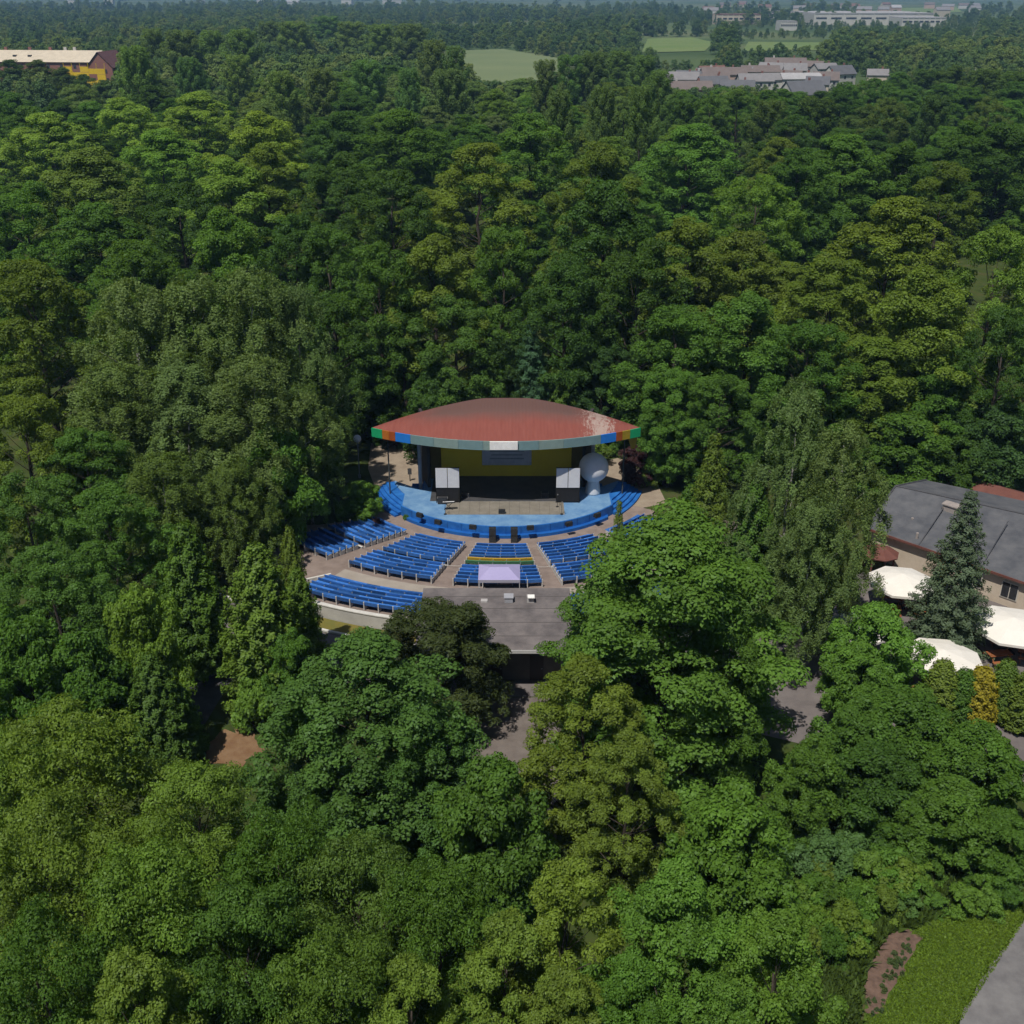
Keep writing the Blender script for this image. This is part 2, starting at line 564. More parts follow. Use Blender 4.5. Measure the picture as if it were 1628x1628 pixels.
for rows, a0, a1, nm in BL:
    for i, r_ in enumerate(rows):
        bench(r_, a0, a1, 'blue', '%s blue bench row from the stage in the %s' % (ORD[i], nm), 'benches of the ' + nm, r_ == rows[-1])
for i, r_ in enumerate(ROWS_A):
    c = 'blue' if i < 5 else ('yellow' if i == 5 else 'green')
    lab = '%s blue bench row from the stage in the front centre block' % ORD[i] if i < 5 else '%s bench row behind the blue rows of the front centre block' % c
    bench(r_, -9.2, 6.6, c, lab, 'benches of the front centre block')

# ------------------------------------------------------------------ stage platform
ST_Z = 1.1
STB = mat('stage_blue', (.010, .095, .36), (.028, .17, .52), .9, .55, .1, 9, spec=.3)
STL = mat('stage_carpet', (.085, .20, .40), (.17, .31, .49), .7, .9)
WOOD = mat('stage_floor', (.17, .155, .13), (.23, .21, .18), .9, .8)
st = thing('stage_platform', 'round-fronted bright blue stage with light blue deck', 'stage', (CX, CY, 0))
def arcpts(r_, a0, a1, n, z):
    return [Vector((r_ * math.sin(R(a0 + (a1 - a0) * i / n)), -r_ * math.cos(R(a0 + (a1 - a0) * i / n)), z)) for i in range(n + 1)]
def drum(r_, a0, a1, z0, z1, n=48, yback=-1.0):
    k = MB()
    top = arcpts(r_, a0, a1, n, z1)
    back = [Vector((top[-1].x, yback, z1)), Vector((top[0].x, yback, z1))]
    ring = top + back
    k.poly(list(reversed(ring)) if (ring[1] - ring[0]).cross(ring[2] - ring[1]).z < 0 else ring)
    for p, q in zip(ring, ring[1:] + ring[:1]):
        k.poly([p, q, Vector((q.x, q.y, z0)), Vector((p.x, p.y, z0))])
    return k
drum(14.0, -49, 50, 0, ST_Z, 48, -5.2).build('platform', STB, st)
drum(14.42, -44, 45, 0, .34, 48, -2).build('apron_step', mat('stage_blue_lower', (.01, .09, .36), (.014, .12, .42), 1.2, .5), st)
drum(13.85, -48.8, 49.8, ST_Z, ST_Z + .012, 48, -5.25).build('deck_carpet', STL, st)
k = MB(); k.box((0, -2.4, ST_Z / 2), (17.4, 5.55, ST_Z)); k.build('platform', STB, st)
k = MB(); k.box((0, -2.45, ST_Z + .006), (17.2, 5.55, .012)); k.build('deck_carpet', STL, st)
k = MB(); k.box((-.1, -9.75, ST_Z + .022), (11.8, 3.1, .02)); fl = k.build('wooden_floor', WOOD, st)
k = MB()
for i in range(12):
    k.box((-5.65 + i * 1.0, -9.75, ST_Z + .0345), (.02, 3.0, .004))
k.build('floor_joint', mat('dark_joint', (.08, .07, .06)), fl)
k = MB(); k.box((-.1, -5.0, ST_Z + .022), (15.2, 6.3, .02)); k.build('shaded_floor', mat('shaded_floor', (.045, .045, .05), (.07, .07, .075), .8, .6), st)  # dark sheet behind the wood: the roof's shade put into the floor colour
k = MB()
for a_ in range(-42, 45, 6):
    p = Vector((13.98 * math.sin(R(a_)), -13.98 * math.cos(R(a_)), ST_Z / 2 + .17))
    k.box(p, (.03, .08, ST_Z - .36), R(a_))
k.build('front_joint', mat('joint_blue', (.008, .05, .2)), st)
for s_, lo, hi in ((-1, -76, -49.2), (1, 50.2, 76)):
    for i in range(5):
        drumk = MB()
        r1 = 14.75 - i * .42
        zt = .2 + i * .2
        top = arcpts(r1, lo, hi, 10, zt)
        inn = arcpts(r1 - .9, lo, hi, 10, zt)
        for a, b, c, d in zip(top, top[1:], inn[1:], inn):
            drumk.poly([d, c, b, a][::-1])
            drumk.poly([a, b, Vector((b.x, b.y, 0)), Vector((a.x, a.y, 0))])
        for e in (0, -1):
            a, b = top[e], inn[e]
            drumk.poly([a, b, Vector((b.x, b.y, 0)), Vector((a.x, a.y, 0))])
        drumk.build('step', STB, st)
    k = MB()
    wing = arcpts(12.2, lo, hi, 10, ST_Z + .004)
    back = [Vector((wing[-1 if s_ < 0 else -1].x, -5.0, ST_Z + .004))] if s_ < 0 else [Vector((wing[0].x, -5.0, ST_Z + .004))]
    k.poly(wing + back)
    for p, q in zip(wing, wing[1:]):
        k.poly([p, q, Vector((q.x, q.y, 0)), Vector((p.x, p.y, 0))])
    k.build('side_deck', STL, st)

# ------------------------------------------------------------------ concert shell
def roof_mat():
    m = bpy.data.materials.new('red_sheet_roof')
    m.use_nodes = True
    t = m.node_tree
    b = t.nodes['Principled BSDF']
    b.inputs['Roughness'].default_value = .85
    b.inputs['Specular IOR Level'].default_value = .12
    tc = t.nodes.new('ShaderNodeTexCoord')
    mp = t.nodes.new('ShaderNodeMapping')
    mp.inputs['Scale'].default_value = (3.5, .5, .5)
    t.links.new(tc.outputs['Object'], mp.inputs[0])
    n = t.nodes.new('ShaderNodeTexNoise'); n.inputs['Scale'].default_value = 1.2; n.inputs['Detail'].default_value = 6
    t.links.new(mp.outputs[0], n.inputs[0])
    n2 = t.nodes.new('ShaderNodeTexNoise'); n2.inputs['Scale'].default_value = .35; n2.inputs['Detail'].default_value = 4
    t.links.new(tc.outputs['Object'], n2.inputs[0])
    sep = t.nodes.new('ShaderNodeSeparateXYZ')
    t.links.new(tc.outputs['Object'], sep.inputs[0])
    def math_(op, a, bb=None, clamp=False):
        q = t.nodes.new('ShaderNodeMath'); q.operation = op; q.use_clamp = clamp
        for i, s in enumerate((a, bb)):
            if s is None: continue
            if isinstance(s, (int, float)): q.inputs[i].default_value = s
            else: t.links.new(s, q.inputs[i])
        return q.outputs[0]
    def mix(f, c1, c2):
        q = t.nodes.new('ShaderNodeMix'); q.data_type = 'RGBA'
        t.links.new(f, q.inputs['Factor'])
        for i, s in ((6, c1), (7, c2)):
            if isinstance(s, tuple): q.inputs[i].default_value = (*s, 1)
            else: t.links.new(s, q.inputs[i])
        return q.outputs[2]
    base = mix(n.outputs['Fac'], (.195, .056, .045), (.265, .092, .075))
    # lichen and soot on the upper sheets
    yy = math_('ADD', sep.outputs['Y'], math_('MULTIPLY', math_('SUBTRACT', n2.outputs['Fac'], .5), 2.2))
    d = t.nodes.new('ShaderNodeMapRange'); d.inputs['From Min'].default_value = -7.6; d.inputs['From Max'].default_value = -5.4
    t.links.new(yy, d.inputs['Value'])
    xr = math_('ABSOLUTE', sep.outputs['X'])
    d2 = t.nodes.new('ShaderNodeMapRange'); d2.inputs['From Min'].default_value = 10.5; d2.inputs['From Max'].default_value = 6.5
    t.links.new(xr, d2.inputs['Value'])
    c = mix(math_('MULTIPLY', math_('MULTIPLY', d.outputs[0], d2.outputs[0]), .9), base, (.135, .083, .075))
    # peeled patch on the right
    gx = math_('SUBTRACT', 1.0, math_('MULTIPLY', math_('ABSOLUTE', math_('SUBTRACT', sep.outputs['X'], 9.3)), .34), True)
    n3 = t.nodes.new('ShaderNodeTexNoise'); n3.inputs['Scale'].default_value = 2.4; n3.inputs['Detail'].default_value = 7; n3.inputs['Roughness'].default_value = .75
    mp3 = t.nodes.new('ShaderNodeMapping'); mp3.inputs['Scale'].default_value = (1.6, .6, .6)
    t.links.new(tc.outputs['Object'], mp3.inputs[0]); t.links.new(mp3.outputs[0], n3.inputs[0])
    pk = math_('MULTIPLY', math_('SUBTRACT', math_('ADD', math_('MULTIPLY', gx, .34), n3.outputs['Fac']), .66), 7.0, True)
    c = mix(pk, c, (.37, .28, .25))
    t.links.new(c, b.inputs['Base Color'])
    wv = t.nodes.new('ShaderNodeTexWave'); wv.inputs['Scale'].default_value = .9
    t.links.new(tc.outputs['Object'], wv.inputs[0])
    bp = t.nodes.new('ShaderNodeBump'); bp.inputs['Strength'].default_value = .22; bp.inputs['Distance'].default_value = .04
    t.links.new(wv.outputs['Fac'], bp.inputs['Height'])
    t.links.new(bp.outputs[0], b.inputs['Normal'])
    return m
sh = thing('concert_shell', 'open-air concert shell with curved red sheet roof and coloured fascia', 'bandshell', (CX, CY, 0))
def front_y(x):                               # plan of the front edge, local to the shell
    return -10.5 + 3.9 * (abs(x) / 13.4) ** 2
def back_y(x):
    t = abs(x) / 13.4
    return 0.0 - 6.6 * max(0, (t - .17) / .83) ** 1.25
def roof_z(x, s):
    rise = 1.25 * math.sin(min(1, s / .55) * PI / 2) - .55 * max(0, (s - .55) / .45)
    return 8.45 + rise * (1 - (abs(x) / 13.4) ** 2.5) + .1 * (1 - abs(x) / 13.4)
nx_, ns_ = 48, 14
def roof_grid(dz):
    g = []
    for j in range(ns_ + 1):
        s = j / ns_
        for i in range(nx_ + 1):
            x = -13.4 + 26.8 * i / nx_
            y0, y1 = front_y(x), back_y(x) + .02
            g.append((x, y0 + (y1 - y0) * s, roof_z(x, s) + dz))
    return g
k = MB()
f_ = [(j * (nx_ + 1) + i, j * (nx_ + 1) + i + 1, (j + 1) * (nx_ + 1) + i + 1, (j + 1) * (nx_ + 1) + i) for j in range(ns_) for i in range(nx_)]
k.mesh_(roof_grid(0), f_)
rf = k.build('roof', roof_mat(), sh, smooth=True)
k = MB()
k.mesh_(roof_grid(-.3), [tuple(reversed(q)) for q in f_])
k.build('soffit', mat('soffit_pale', (.66, .65, .62), (.74, .73, .70), 1), sh)
FCOL = {'green': (.01, .29, .12), 'rust': (.30, .07, .015), 'blue': (.015, .17, .58), 'grey': (.20, .28, .26), 'teal': (.155, .25, .26), 'orange': (.40, .13, .02), 'gold': (.30, .22, .02), 'white': (.80, .80, .78)}
FM = {n: mat('fascia_' + n, c, tuple(v * 1.15 for v in c), 1.5, .6) for n, c in FCOL.items()}
FAS = [(-13.4, -12.25, 'green'), (-12.25, -11.55, 'orange'), (-11.55, -10.9, 'rust'), (-10.9, -9.35, 'blue'), (-9.35, -7.0, 'teal'), (-7.0, -4.6, 'grey'), (-4.6, -2.2, 'teal'),
       (-2.2, .75, 'grey'), (.75, 3.2, 'teal'), (3.2, 5.6, 'grey'), (5.6, 9.3, 'teal'), (9.3, 10.85, 'blue'), (10.85, 11.5, 'rust'), (11.5, 12.3, 'gold'), (12.3, 13.4, 'green')]
for x0, x1, c in FAS:
    k = MB()
    n = 4
    for i in range(n):
        a, b = x0 + .012 + (x1 - x0 - .024) * i / n, x0 + .012 + (x1 - x0 - .024) * (i + 1) / n
        pa, pb = Vector((a, front_y(a), roof_z(a, 0))), Vector((b, front_y(b), roof_z(b, 0)))
        cc = (pa + pb) / 2
        k.box((cc.x, cc.y - .06, cc.z - .42), ((pb - pa).length + .002, .12, .92), math.atan2(pb.y - pa.y, pb.x - pa.x))
    k.build('fascia_panel', FM[c], sh)
k = MB()
k.box((-.2, -10.7, 8.2), (2.7, .14, .84))
k.build('sign_board', FM['white'], sh)['label'] = 'blank white sign board at the middle of the fascia'
YW = mat('yellow_wall', (.82, .62, .03), (.86, .66, .04), .7, .7)
DARKW = mat('dark_wing', (.035, .033, .035), (.05, .048, .05), 1, .85)
k = MB(); k.box((0, -1.7, 4.7), (15.0, .25, 7.6)); k.build('back_wall', YW, sh)
for s_ in (-1, 1):
    k = MB(); k.box((s_ * 8.5, -2.9, 4.5), (.3, 3.8, 8.0), s_ * -.28); k.build('wing_wall', DARKW, sh)
    k = MB(); k.box((s_ * 7.45, -2.1, 4.6), (1.2, .2, 7.4), s_ * -.5); k.build('side_panel', mat('olive_panel', (.13, .10, .02), (.17, .135, .03), 1), sh)
    k = MB(); k.tube([(s_ * 8.95, -4.2, 0), (s_ * 8.95, -4.2, 8.7)], .2, 10); k.build('column', mat('column_paint', (.35, .36, .40), (.42, .43, .46), 2), sh)
k = MB()
yo, zo = -1.65, .9
for w_ in ([(12.2, -4.85, 6.55), (13.3, -4.3, 6.55), (13.0, -4.55, 5.2), (12.6, -4.7, 5.2)], [(12.2, -4.70, 6.55), (12.6, -4.55, 5.2), (13.0, -4.4, 5.2), (13.3, -4.15, 6.55)],
           [(12.2, -4.85, 6.55), (12.6, -4.7, 5.2), (12.6, -4.55, 5.2), (12.2, -4.70, 6.55)], [(13.3, -4.3, 6.55), (13.3, -4.15, 6.55), (13.0, -4.4, 5.2), (13.0, -4.55, 5.2)]):
    k.poly([(p[0], p[1] + yo, p[2] + zo) for p in w_])
k.build('fascia_drop', FM['gold'], sh)
for x_ in (-12.0, 12.0):
    k = MB(); k.tube([(x_, -5.6, 0), (x_, -5.6, 8.3)], .07, 8); k.build('column', mat('column_dark', (.06, .07, .07)), sh)

# banner on the back wall, grey with rows of lettering strips too far to read
bn = thing('banner', 'pale grey printed banner hung on the yellow back wall', 'banner', (CX + .05, CY - 1.95, 2.45))
k = MB(); k.box((0, 0, 1.3), (5.2, .05, 2.6)); k.build('cloth', mat('banner_cloth', (.42, .47, .56), (.58, .62, .70), .9, .8), bn)
k = MB(); k.tube([(-2.7, -.05, 2.63), (2.7, -.05, 2.63)], .04); k.build('rail', mat('black_metal', (.02, .02, .02)), bn)
k = MB()
for i in range(4):
    k.box((0, -.034, .75 + .42 * i), (3.6 - .3 * (i % 2), .012, .13))
k.build('lettering', mat('banner_ink', (.2, .26, .33), (.28, .34, .4), 6), bn)

# ------------------------------------------------------------------ things on the stage
BLK = mat('black_cloth', (.012, .012, .014), (.02, .02, .022), 3, .85)
BLKM = MATS['black_metal']
WHITE = mat('white_scrim', (.58, .60, .66), (.66, .68, .72), 1.2, .8)
for x, lab in ((-6.45, 'pair of white screens over a black speaker stand, left of stage'), (5.6, 'pair of white screens over a black speaker stand, beside the white balloon')):
    p = thing('speaker_tower', lab, 'speaker tower', (x, 100.9, ST_Z + .02))
    for dx in (-.6, .6):
        k = MB(); k.box((dx, -.5, 2.75), (1.14, .05, 2.1)); k.build('screen', WHITE, p)
    k = MB(); k.box((0, -.1, .9), (2.2, .7, 1.55)); k.build('black_skirt', BLK, p)
    for dx in (-1.15, 1.15):
        k = MB(); k.tube([(dx, -.42, 0), (dx, -.42, 3.9)], .04); k.build('pole', BLKM, p)
    k = MB(); k.box((0, -.44, 3.84), (2.4, .06, .06)); k.build('crossbar', BLKM, p)
# inflatable lamp
bp_ = at(943, 789, ST_Z)
o = thing('inflatable_balloon', 'big white inflatable globe on a tapered foot, right of stage', 'balloon', (bp_.x + .02, bp_.y + .8, ST_Z + .02))
k = MB(); k.lathe([(0, 0), (.75, 0), (.78, .15), (.68, .8), (.60, 1.3), (.66, 1.55)], 24); k.build('foot', mat('inflatable_white', (.62, .65, .70), (.70, .72, .76), .8, .6), o, smooth=True)
k = MB(); k.lathe([(1.52 * math.sin(PI * i / 16), 2.85 - 1.52 * math.cos(PI * i / 16)) for i in range(17)], 28); k.build('globe', MATS['inflatable_white'], o, smooth=True)
# wedge monitors
def wedge():
    k = MB()
    pts = [(-.33, -.24, 0), (.33, -.24, 0), (.33, .24, 0), (-.33, .24, 0), (-.33, -.22, .42), (.33, -.22, .42), (.33, .06, .42), (-.33, .06, .42)]
    k.mesh_(pts, [(3, 2, 1, 0), (4, 5, 6, 7), (0, 1, 5, 4), (1, 2, 6, 5), (2, 3, 7, 6), (3, 0, 4, 7)])
    return k
ME_W = wedge().me('cabinet', mat('speaker_black', (.016, .017, .018), (.03, .03, .032), 5, .6))
kg = MB(); kg.poly([(-.29, .225, .05), (.29, .225, .05), (.29, .088, .385), (-.29, .088, .385)])
ME_WG = kg.me('grille', mat('grille', (.05, .05, .05), (.03, .03, .03), 40, .5))
for (px, py), lab in [((668, 822), 'black wedge monitor at the left end of the stage edge, by the steps'), ((697, 833), 'black wedge monitor second from the left along the stage edge'), ((752, 841), 'black wedge monitor on the stage edge, left of the centre'),
                      ((843, 842), 'black wedge monitor on the stage edge, right of the centre'), ((904, 836), 'black wedge monitor second from the right along the stage edge'), ((949, 822), 'black wedge monitor nearest the white balloon on the stage edge'),
                      ((798, 816), 'small black monitor alone in the middle of the wooden stage floor')]:
    q = at(px, py, ST_Z)
    o = thing('floor_monitor', lab, 'speaker', (q.x, q.y, ST_Z + .04), math.atan2(q.x - CX, CY - q.y), 'wedge monitors on the stage')
    put('cabinet', ME_W, o); put('grille', ME_WG, o, (0, .006, .004))
ME_S = MB(); ME_S.box((0, 0, .36), (.66, .62, .70)); ME_S = ME_S.me('cabinet', MATS['speaker_black'])
ME_SG = MB(); ME_SG.box((0, -.315, .36), (.58, .02, .6)); ME_SG = ME_SG.me('grille', MATS['grille'])
for px, wd in ((783, 'left'), (817.5, 'right')):
    q = at(px, 863, 0)
    for lv in (0, 1):
        o = thing('subwoofer', '%s black subwoofer box of the %s stack in front of the stage' % ('upper' if lv else 'lower', wd), 'speaker', (q.x, q.y + .25, .03 + lv * .72), 0, 'subwoofers before the stage')
        put('cabinet', ME_S, o); put('grille', ME_SG, o)
def mic(x, y, lab, boom=.5):
    o = thing('microphone_stand', lab, 'mic stand', (x, y, ST_Z + .035))
    k = MB(); k.lathe([(0, .02), (.16, .02), (.16, 0)], 10); k.build('base', BLKM, o)
    k = MB(); k.tube([(0, 0, 0), (0, 0, 1.35)], .022); k.build('pole', BLKM, o)
    k = MB(); k.tube([(0, .2, 1.25), (0, -boom, 1.55)], .018); k.build('boom', BLKM, o)
    k = MB(); k.lathe([(0, -.07), (.05, -.03), (.05, .03), (0, .07)], 8, (0, -boom, 1.55)); k.build('microphone', mat('mic_grey', (.3, .3, .3)), o)
for (px, py), lab in [((708, 818), 'microphone stand by the music desk at the left of the stage'), ((893, 818), 'microphone stand at the right edge of the wooden floor'), ((886, 806), 'microphone stand in the shade before the right screens')]:
    q = at(px, py, ST_Z); mic(q.x, q.y, lab)
q = at(713, 813, ST_Z)
o = thing('keyboard_stand', 'dark keyboard on a crossed stand at the left of the stage', 'keyboard', (q.x, q.y + .3, ST_Z + .035), .1)
k = MB(); k.box((0, 0, .86), (1.3, .36, .12)); k.build('keyboard', BLKM, o)
k = MB(); k.box((0, -.1, .925), (1.15, .13, .012)); k.build('keys', WHITE, o)
for s_ in (-1, 1):
    k = MB(); k.tube([(s_ * .45, 0, 0), (-s_ * .45, 0, .8)], .025); k.build('leg', BLKM, o)
for (px, py), lab, dd in [((704, 800), 'black flight case below the left white screens', (1.0, .6, .7)), ((722, 797), 'tall dark equipment rack in the shade left of the stage floor', (.6, .6, 1.15)), ((740, 790), 'low dark amplifier box before the yellow wall, left', (.7, .5, .5)), ((866, 790), 'low dark amplifier box before the yellow wall, right', (.7, .5, .5))]:
    q = at(px, py, ST_Z)
    o = thing('equipment_case', lab, 'case', (q.x, q.y, ST_Z + .035))
    k = MB(); k.box((0, 0, dd[2] / 2), dd); k.build('body', mat('case_black', (.03, .03, .034), (.05, .05, .052), 4, .6), o)
    k = MB()
    for sx in (-1, 1):
        for sz in (.05, dd[2] - .05):
            k.box((sx * dd[0] / 2, 0, sz), (.05, dd[1] + .02, .05))
    k.build('corner_trim', mat('alu', (.35, .35, .36), None, rough=.4), o)
# lamp posts
def lamp(p, h, lab, r_=.42):
    o = thing('globe_lamp', lab, 'lamp post', p)
    k = MB(); k.lathe([(.16, 0), (.16, .3), (.08, .4)], 10); k.build('base', mat('lamp_metal', (.16, .17, .2), (.22, .23, .26), 3, .5), o)
    k = MB(); k.tube([(0, 0, .3), (0, 0, h)], .06, 8); k.build('post', MATS['lamp_metal'], o)
    k = MB(); k.lathe([(0, h), (.14, h), (r_ * .5, h + .08)] + [(r_ * math.sin(PI * (i + 2) / 12), h + r_ - r_ * math.cos(PI * (i + 2) / 12)) for i in range(11)], 16); k.build('globe', mat('lamp_globe', (.62, .64, .68), None, rough=.3), o, smooth=True)
q = at(572, 759, 0); lamp(q, 4.1, 'white globe lamp on a tall post left of the stage')
q = at(1042, 768, 0); lamp(q, 4.6, 'slim lamp post at the right of the stage by the dark red shrub', .2)
q = onring(36.4, -25.3, 2.0); lamp(q, 3.3, 'thin dark lamp post below the rear curved wall', .12)
q = at(652, 765, 0)
o = thing('sign_post', 'short dark post with a plate on the sandy plaza', 'sign', (q.x, q.y, .02))
k = MB(); k.tube([(0, 0, 0), (0, 0, 1.5)], .05); k.build('post', BLKM, o)
k = MB(); k.box((.0, -.06, 1.15), (.42, .04, .7)); k.build('plate', mat('plate_grey', (.07, .07, .075)), o)

# gazebo over the mixing desk
gz0 = Vector((-1.05, 79.6, 2.12))
o = thing('gazebo', 'lilac-white folding gazebo over the sound desk behind the centre block', 'gazebo', gz0)
k = MB()
ap = (0, 0, 2.95)
e = [(-1.7, -1.35, 2.42), (1.7, -1.35, 2.42), (1.7, 1.35, 2.42), (-1.7, 1.35, 2.42)]
rg = [(-.75, 0, 2.9), (.75, 0, 2.9)]
k.poly([e[0], e[1], rg[1], rg[0]]); k.poly([e[1], e[2], rg[1]]); k.poly([e[2], e[3], rg[0], rg[1]]); k.poly([e[3], e[0], rg[0]])
LIL = mat('lilac_canvas', (.34, .31, .54), (.38, .35, .58), .7, .75)
k.build('canopy', LIL, o)
k = MB()
for a, b in zip(e, e[1:] + e[:1]):
    c = (Vector(a) + Vector(b)) / 2; d = Vector(b) - Vector(a)
    k.box((c.x, c.y, 2.30), (d.length + .02, .015, .26), math.atan2(d.y, d.x))
k.build('valance', mat('valance_grey', (.35, .35, .44)), o)
for a in e:
    k = MB(); k.tube([(a[0] * .98, a[1] * .98, 0), (a[0] * .98, a[1] * .98, 2.42)], .03); k.build('leg', mat('pole_white', (.5, .5, .52)), o)
o = thing('mixing_desk', 'dark mixing desk standing under the lilac gazebo', 'desk', gz0 + Vector((0, .2, 0)))
k = MB(); k.box((0, 0, .75), (2.4, .8, .05)); k.build('tabletop', BLK, o)
k = MB(); k.box((0, 0, .86), (1.7, .6, .16)); k.build('console', MATS['case_black'], o)
k = MB(); k.box((0, -.37, .37), (2.4, .03, .72)); k.build('black_skirt', BLK, o)
for sx in (-1.1, 1.1):
    k = MB(); k.box((sx, .1, .37), (.06, .6, .72)); k.build('leg', BLKM, o)
for a0, a1, nm in ((-13.2, -9.2, 'left'), (6.6, 10.2, 'right')):
    o = thing('barrier_tape', 'white tape stretched across the %s centre aisle beside the gazebo' % nm, 'tape', onring(24.6, (a0 + a1) / 2))
    L = o.location
    k = MB(); p, q = onring(24.6, a0) - L, onring(24.6, a1) - L
    k.tube([p + Vector((0, 0, .8)), (p + q) / 2 + Vector((0, 0, .74)), q + Vector((0, 0, .8))], .018, 5); k.build('tape', POSTW, o)
    for e_ in (p, q):
        k = MB(); k.tube([e_, e_ + Vector((0, 0, .82))], .025, 6); k.build('post', POSTW, o)

# control booth
BZ = 6.05
bo = thing('control_booth', 'low building with a flat grey felt roof behind the benches', 'building', (-1.2, 69.8, 2.0))
FELT = mat('roof_felt', (.10, .09, .094), (.19, .17, .17), .55, .9, .25, 6)
def booth_x(y):
    return 5.65
k = MB(); hz = BZ - 2.0
k.mesh_([(-5.65, -4.2, hz - .12), (5.65, -4.2, hz - .12), (5.65, 4.25, hz + .12), (-5.65, 4.25, hz + .12), (-5.65, -4.2, hz - .34), (5.65, -4.2, hz - .34), (5.65, 4.25, hz - .1), (-5.65, 4.25, hz - .1)],
        [(0, 1, 2, 3), (7, 6, 5, 4), (0, 4, 5, 1), (1, 5, 6, 2), (2, 6, 7, 3), (3, 7, 4, 0)])
rfb = k.build('roof', FELT, bo)
k = MB(); k.box((0, -4.23, hz - .24), (11.34, .05, .26)); k.build('eave_trim', mat('eave_white', (.45, .45, .46), (.52, .52, .52), 2), rfb)
k = MB()
for y_ in (-2.4, -.6, 1.3, 3.0):
    k.box((0, y_, hz + .012 + .0284 * y_), (11.26, .06, .014))
k.build('felt_seam', mat('felt_seam', (.10, .09, .09), (.13, .12, .12), 2), rfb)
BW = mat('booth_wall', (.10, .095, .09), (.14, .13, .12), 1, .9)
for c, d in (((0, 3.3, hz / 2 - .12), (10.6, .2, hz - .3)), ((-5.2, .5, hz / 2 - .12), (.2, 5.4, hz - .3)), ((5.2, .5, hz / 2 - .12), (.2, 5.4, hz - .3)), ((0, -2.1, hz / 2 - .14), (10.2, .2, hz - .32))):
    k = MB(); k.box(c, d); k.build('wall', BW, bo)
for x in (-5.3, 5.3):
    k = MB(); k.box((x, -4.0, hz / 2 - .2), (.18, .18, hz - .42)); k.build('post', BW, bo)
for x in (-3, 0, 3):
    f0 = MB(); f0.box((x, -2.23, 1.15), (1.0, .06, 2.1)); dd = f0.build('door', mat('door_dark', (.05, .04, .035)), bo)
    f0 = MB(); f0.box((x + .38, -2.29, 1.1), (.12, .05, .04)); f0.build('handle', MATS['alu'], dd)
k = MB(); k.box((.95, 2.35, hz + .28), (.62, .62, .42)); k.box((.95, 2.35, hz + .51), (.72, .72, .05)); k.build('roof_hatch', mat('hatch_grey', (.30, .31, .35), (.36, .37, .41), 2), rfb)
k = MB(); k.box((2.6, 2.3, hz + .3), (.55, .45, .5)); k.build('vent', mat('vent_grey', (.38, .36, .37), (.44, .43, .43), 2), rfb)
k = MB(); k.box((2.65, 2.15, hz + .575), (.5, .5, .06)); k.build('vent_cap', FM['white'], rfb)
k = MB(); k.box((-.9, 2.3, hz + .12), (.5, .4, .14)); k.build('roof_hatch', MATS['vent_grey'], rfb)

# ------------------------------------------------------------------ restaurant, parasols, terrace furniture
SLATE = mat('slate_felt', (.075, .08, .094), (.125, .128, .14), .6, .85, .3, 6)
CREAM = mat('cream_render', (.50, .42, .33), (.58, .50, .41), .8, .9)
BRICKR = mat('red_brown', (.13, .05, .04), (.17, .07, .055), 1.2, .8)
rl = thing('restaurant', 'cream restaurant with wide low dark grey roof at the right', 'building', at(1520, 900, 2.0))
L = rl.location
zt, ze = 6.6, 4.9
E0, E1 = at(1376, 838, ze), at(1700, 950, ze)             # front eave
T0, T1 = at(1440, 770, zt), at(1720, 838, zt)             # ridge
HL = at(1400, 776, ze + .9)
ud = (E1 - E0).normalized()
nb = Vector((-ud.y, ud.x, 0))                              # away from the camera side
if nb.y < 0: nb = -nb
F0, F1 = E0 + nb * 15.5, E1 + nb * 15.5
RG0 = at(1424, 773, 6.3)
RG1 = at(1740, 842, 6.3)
F0, F1 = RG0 + nb * 6.5, RG1 + nb * 6.5
F0.z = F1.z = ze
k = MB()
k.poly([p - L for p in (E0, E1, RG1, RG0)])
k.poly([p - L for p in (F1, F0, RG0, RG1)])
k.poly([p - L for p in (F0, E0, RG0)])
k.poly([p - L for p in (E1, F1, RG1)])
rr = k.build('roof', SLATE, rl)
k = MB()
for a, b in ((RG0, RG1), (E0, RG0), (F0, RG0)):
    k.tube([a - L + Vector((0, 0, .03)), b - L + Vector((0, 0, .03))], .09, 6)
k.build('ridge_cap', mat('ridge_dark', (.06, .062, .07), (.08, .08, .09), 2), rr)
k = MB()
for a, b in ((E0, E1), (F0, E0)):
    k.box((a + b) / 2 - L - Vector((0, 0, .1)), ((b - a).length, .14, .2), math.atan2((b - a).y, (b - a).x))
k.build('gutter', BRICKR, rr)
for s in (5.0, 10.5, 15.5):
    k = MB(); a = E0 + ud * s; b = RG0 + ud * s
    k.tube([a - L + Vector((0, 0, .02)), b - L + Vector((0, 0, .02))], .04, 5); k.build('roof_seam', MATS['ridge_dark'], rr)
wi = .55
W0, W1 = E0 + ud * wi + nb * wi, E1 - ud * wi + nb * wi
V0, V1 = F0 + ud * wi - nb * wi, F1 - ud * wi - nb * wi
rzr = math.atan2(ud.y, ud.x)
k = MB()
for a, b in ((W0, W1), (W0, V0), (V0, V1), (V1, W1)):
    c = (a + b) / 2 - L
    k.box((c.x, c.y, (ze - 2.0) / 2 - .05), ((b - a).length, .25, ze - 2.1), math.atan2((b - a).y, (b - a).x))
k.build('wall', CREAM, rl)
GLS = mat('dark_glass', (.02, .022, .026), (.035, .038, .045), 1, .15, spec=.6)
FRM = mat('window_frame', (.55, .52, .47), None, rough=.6)
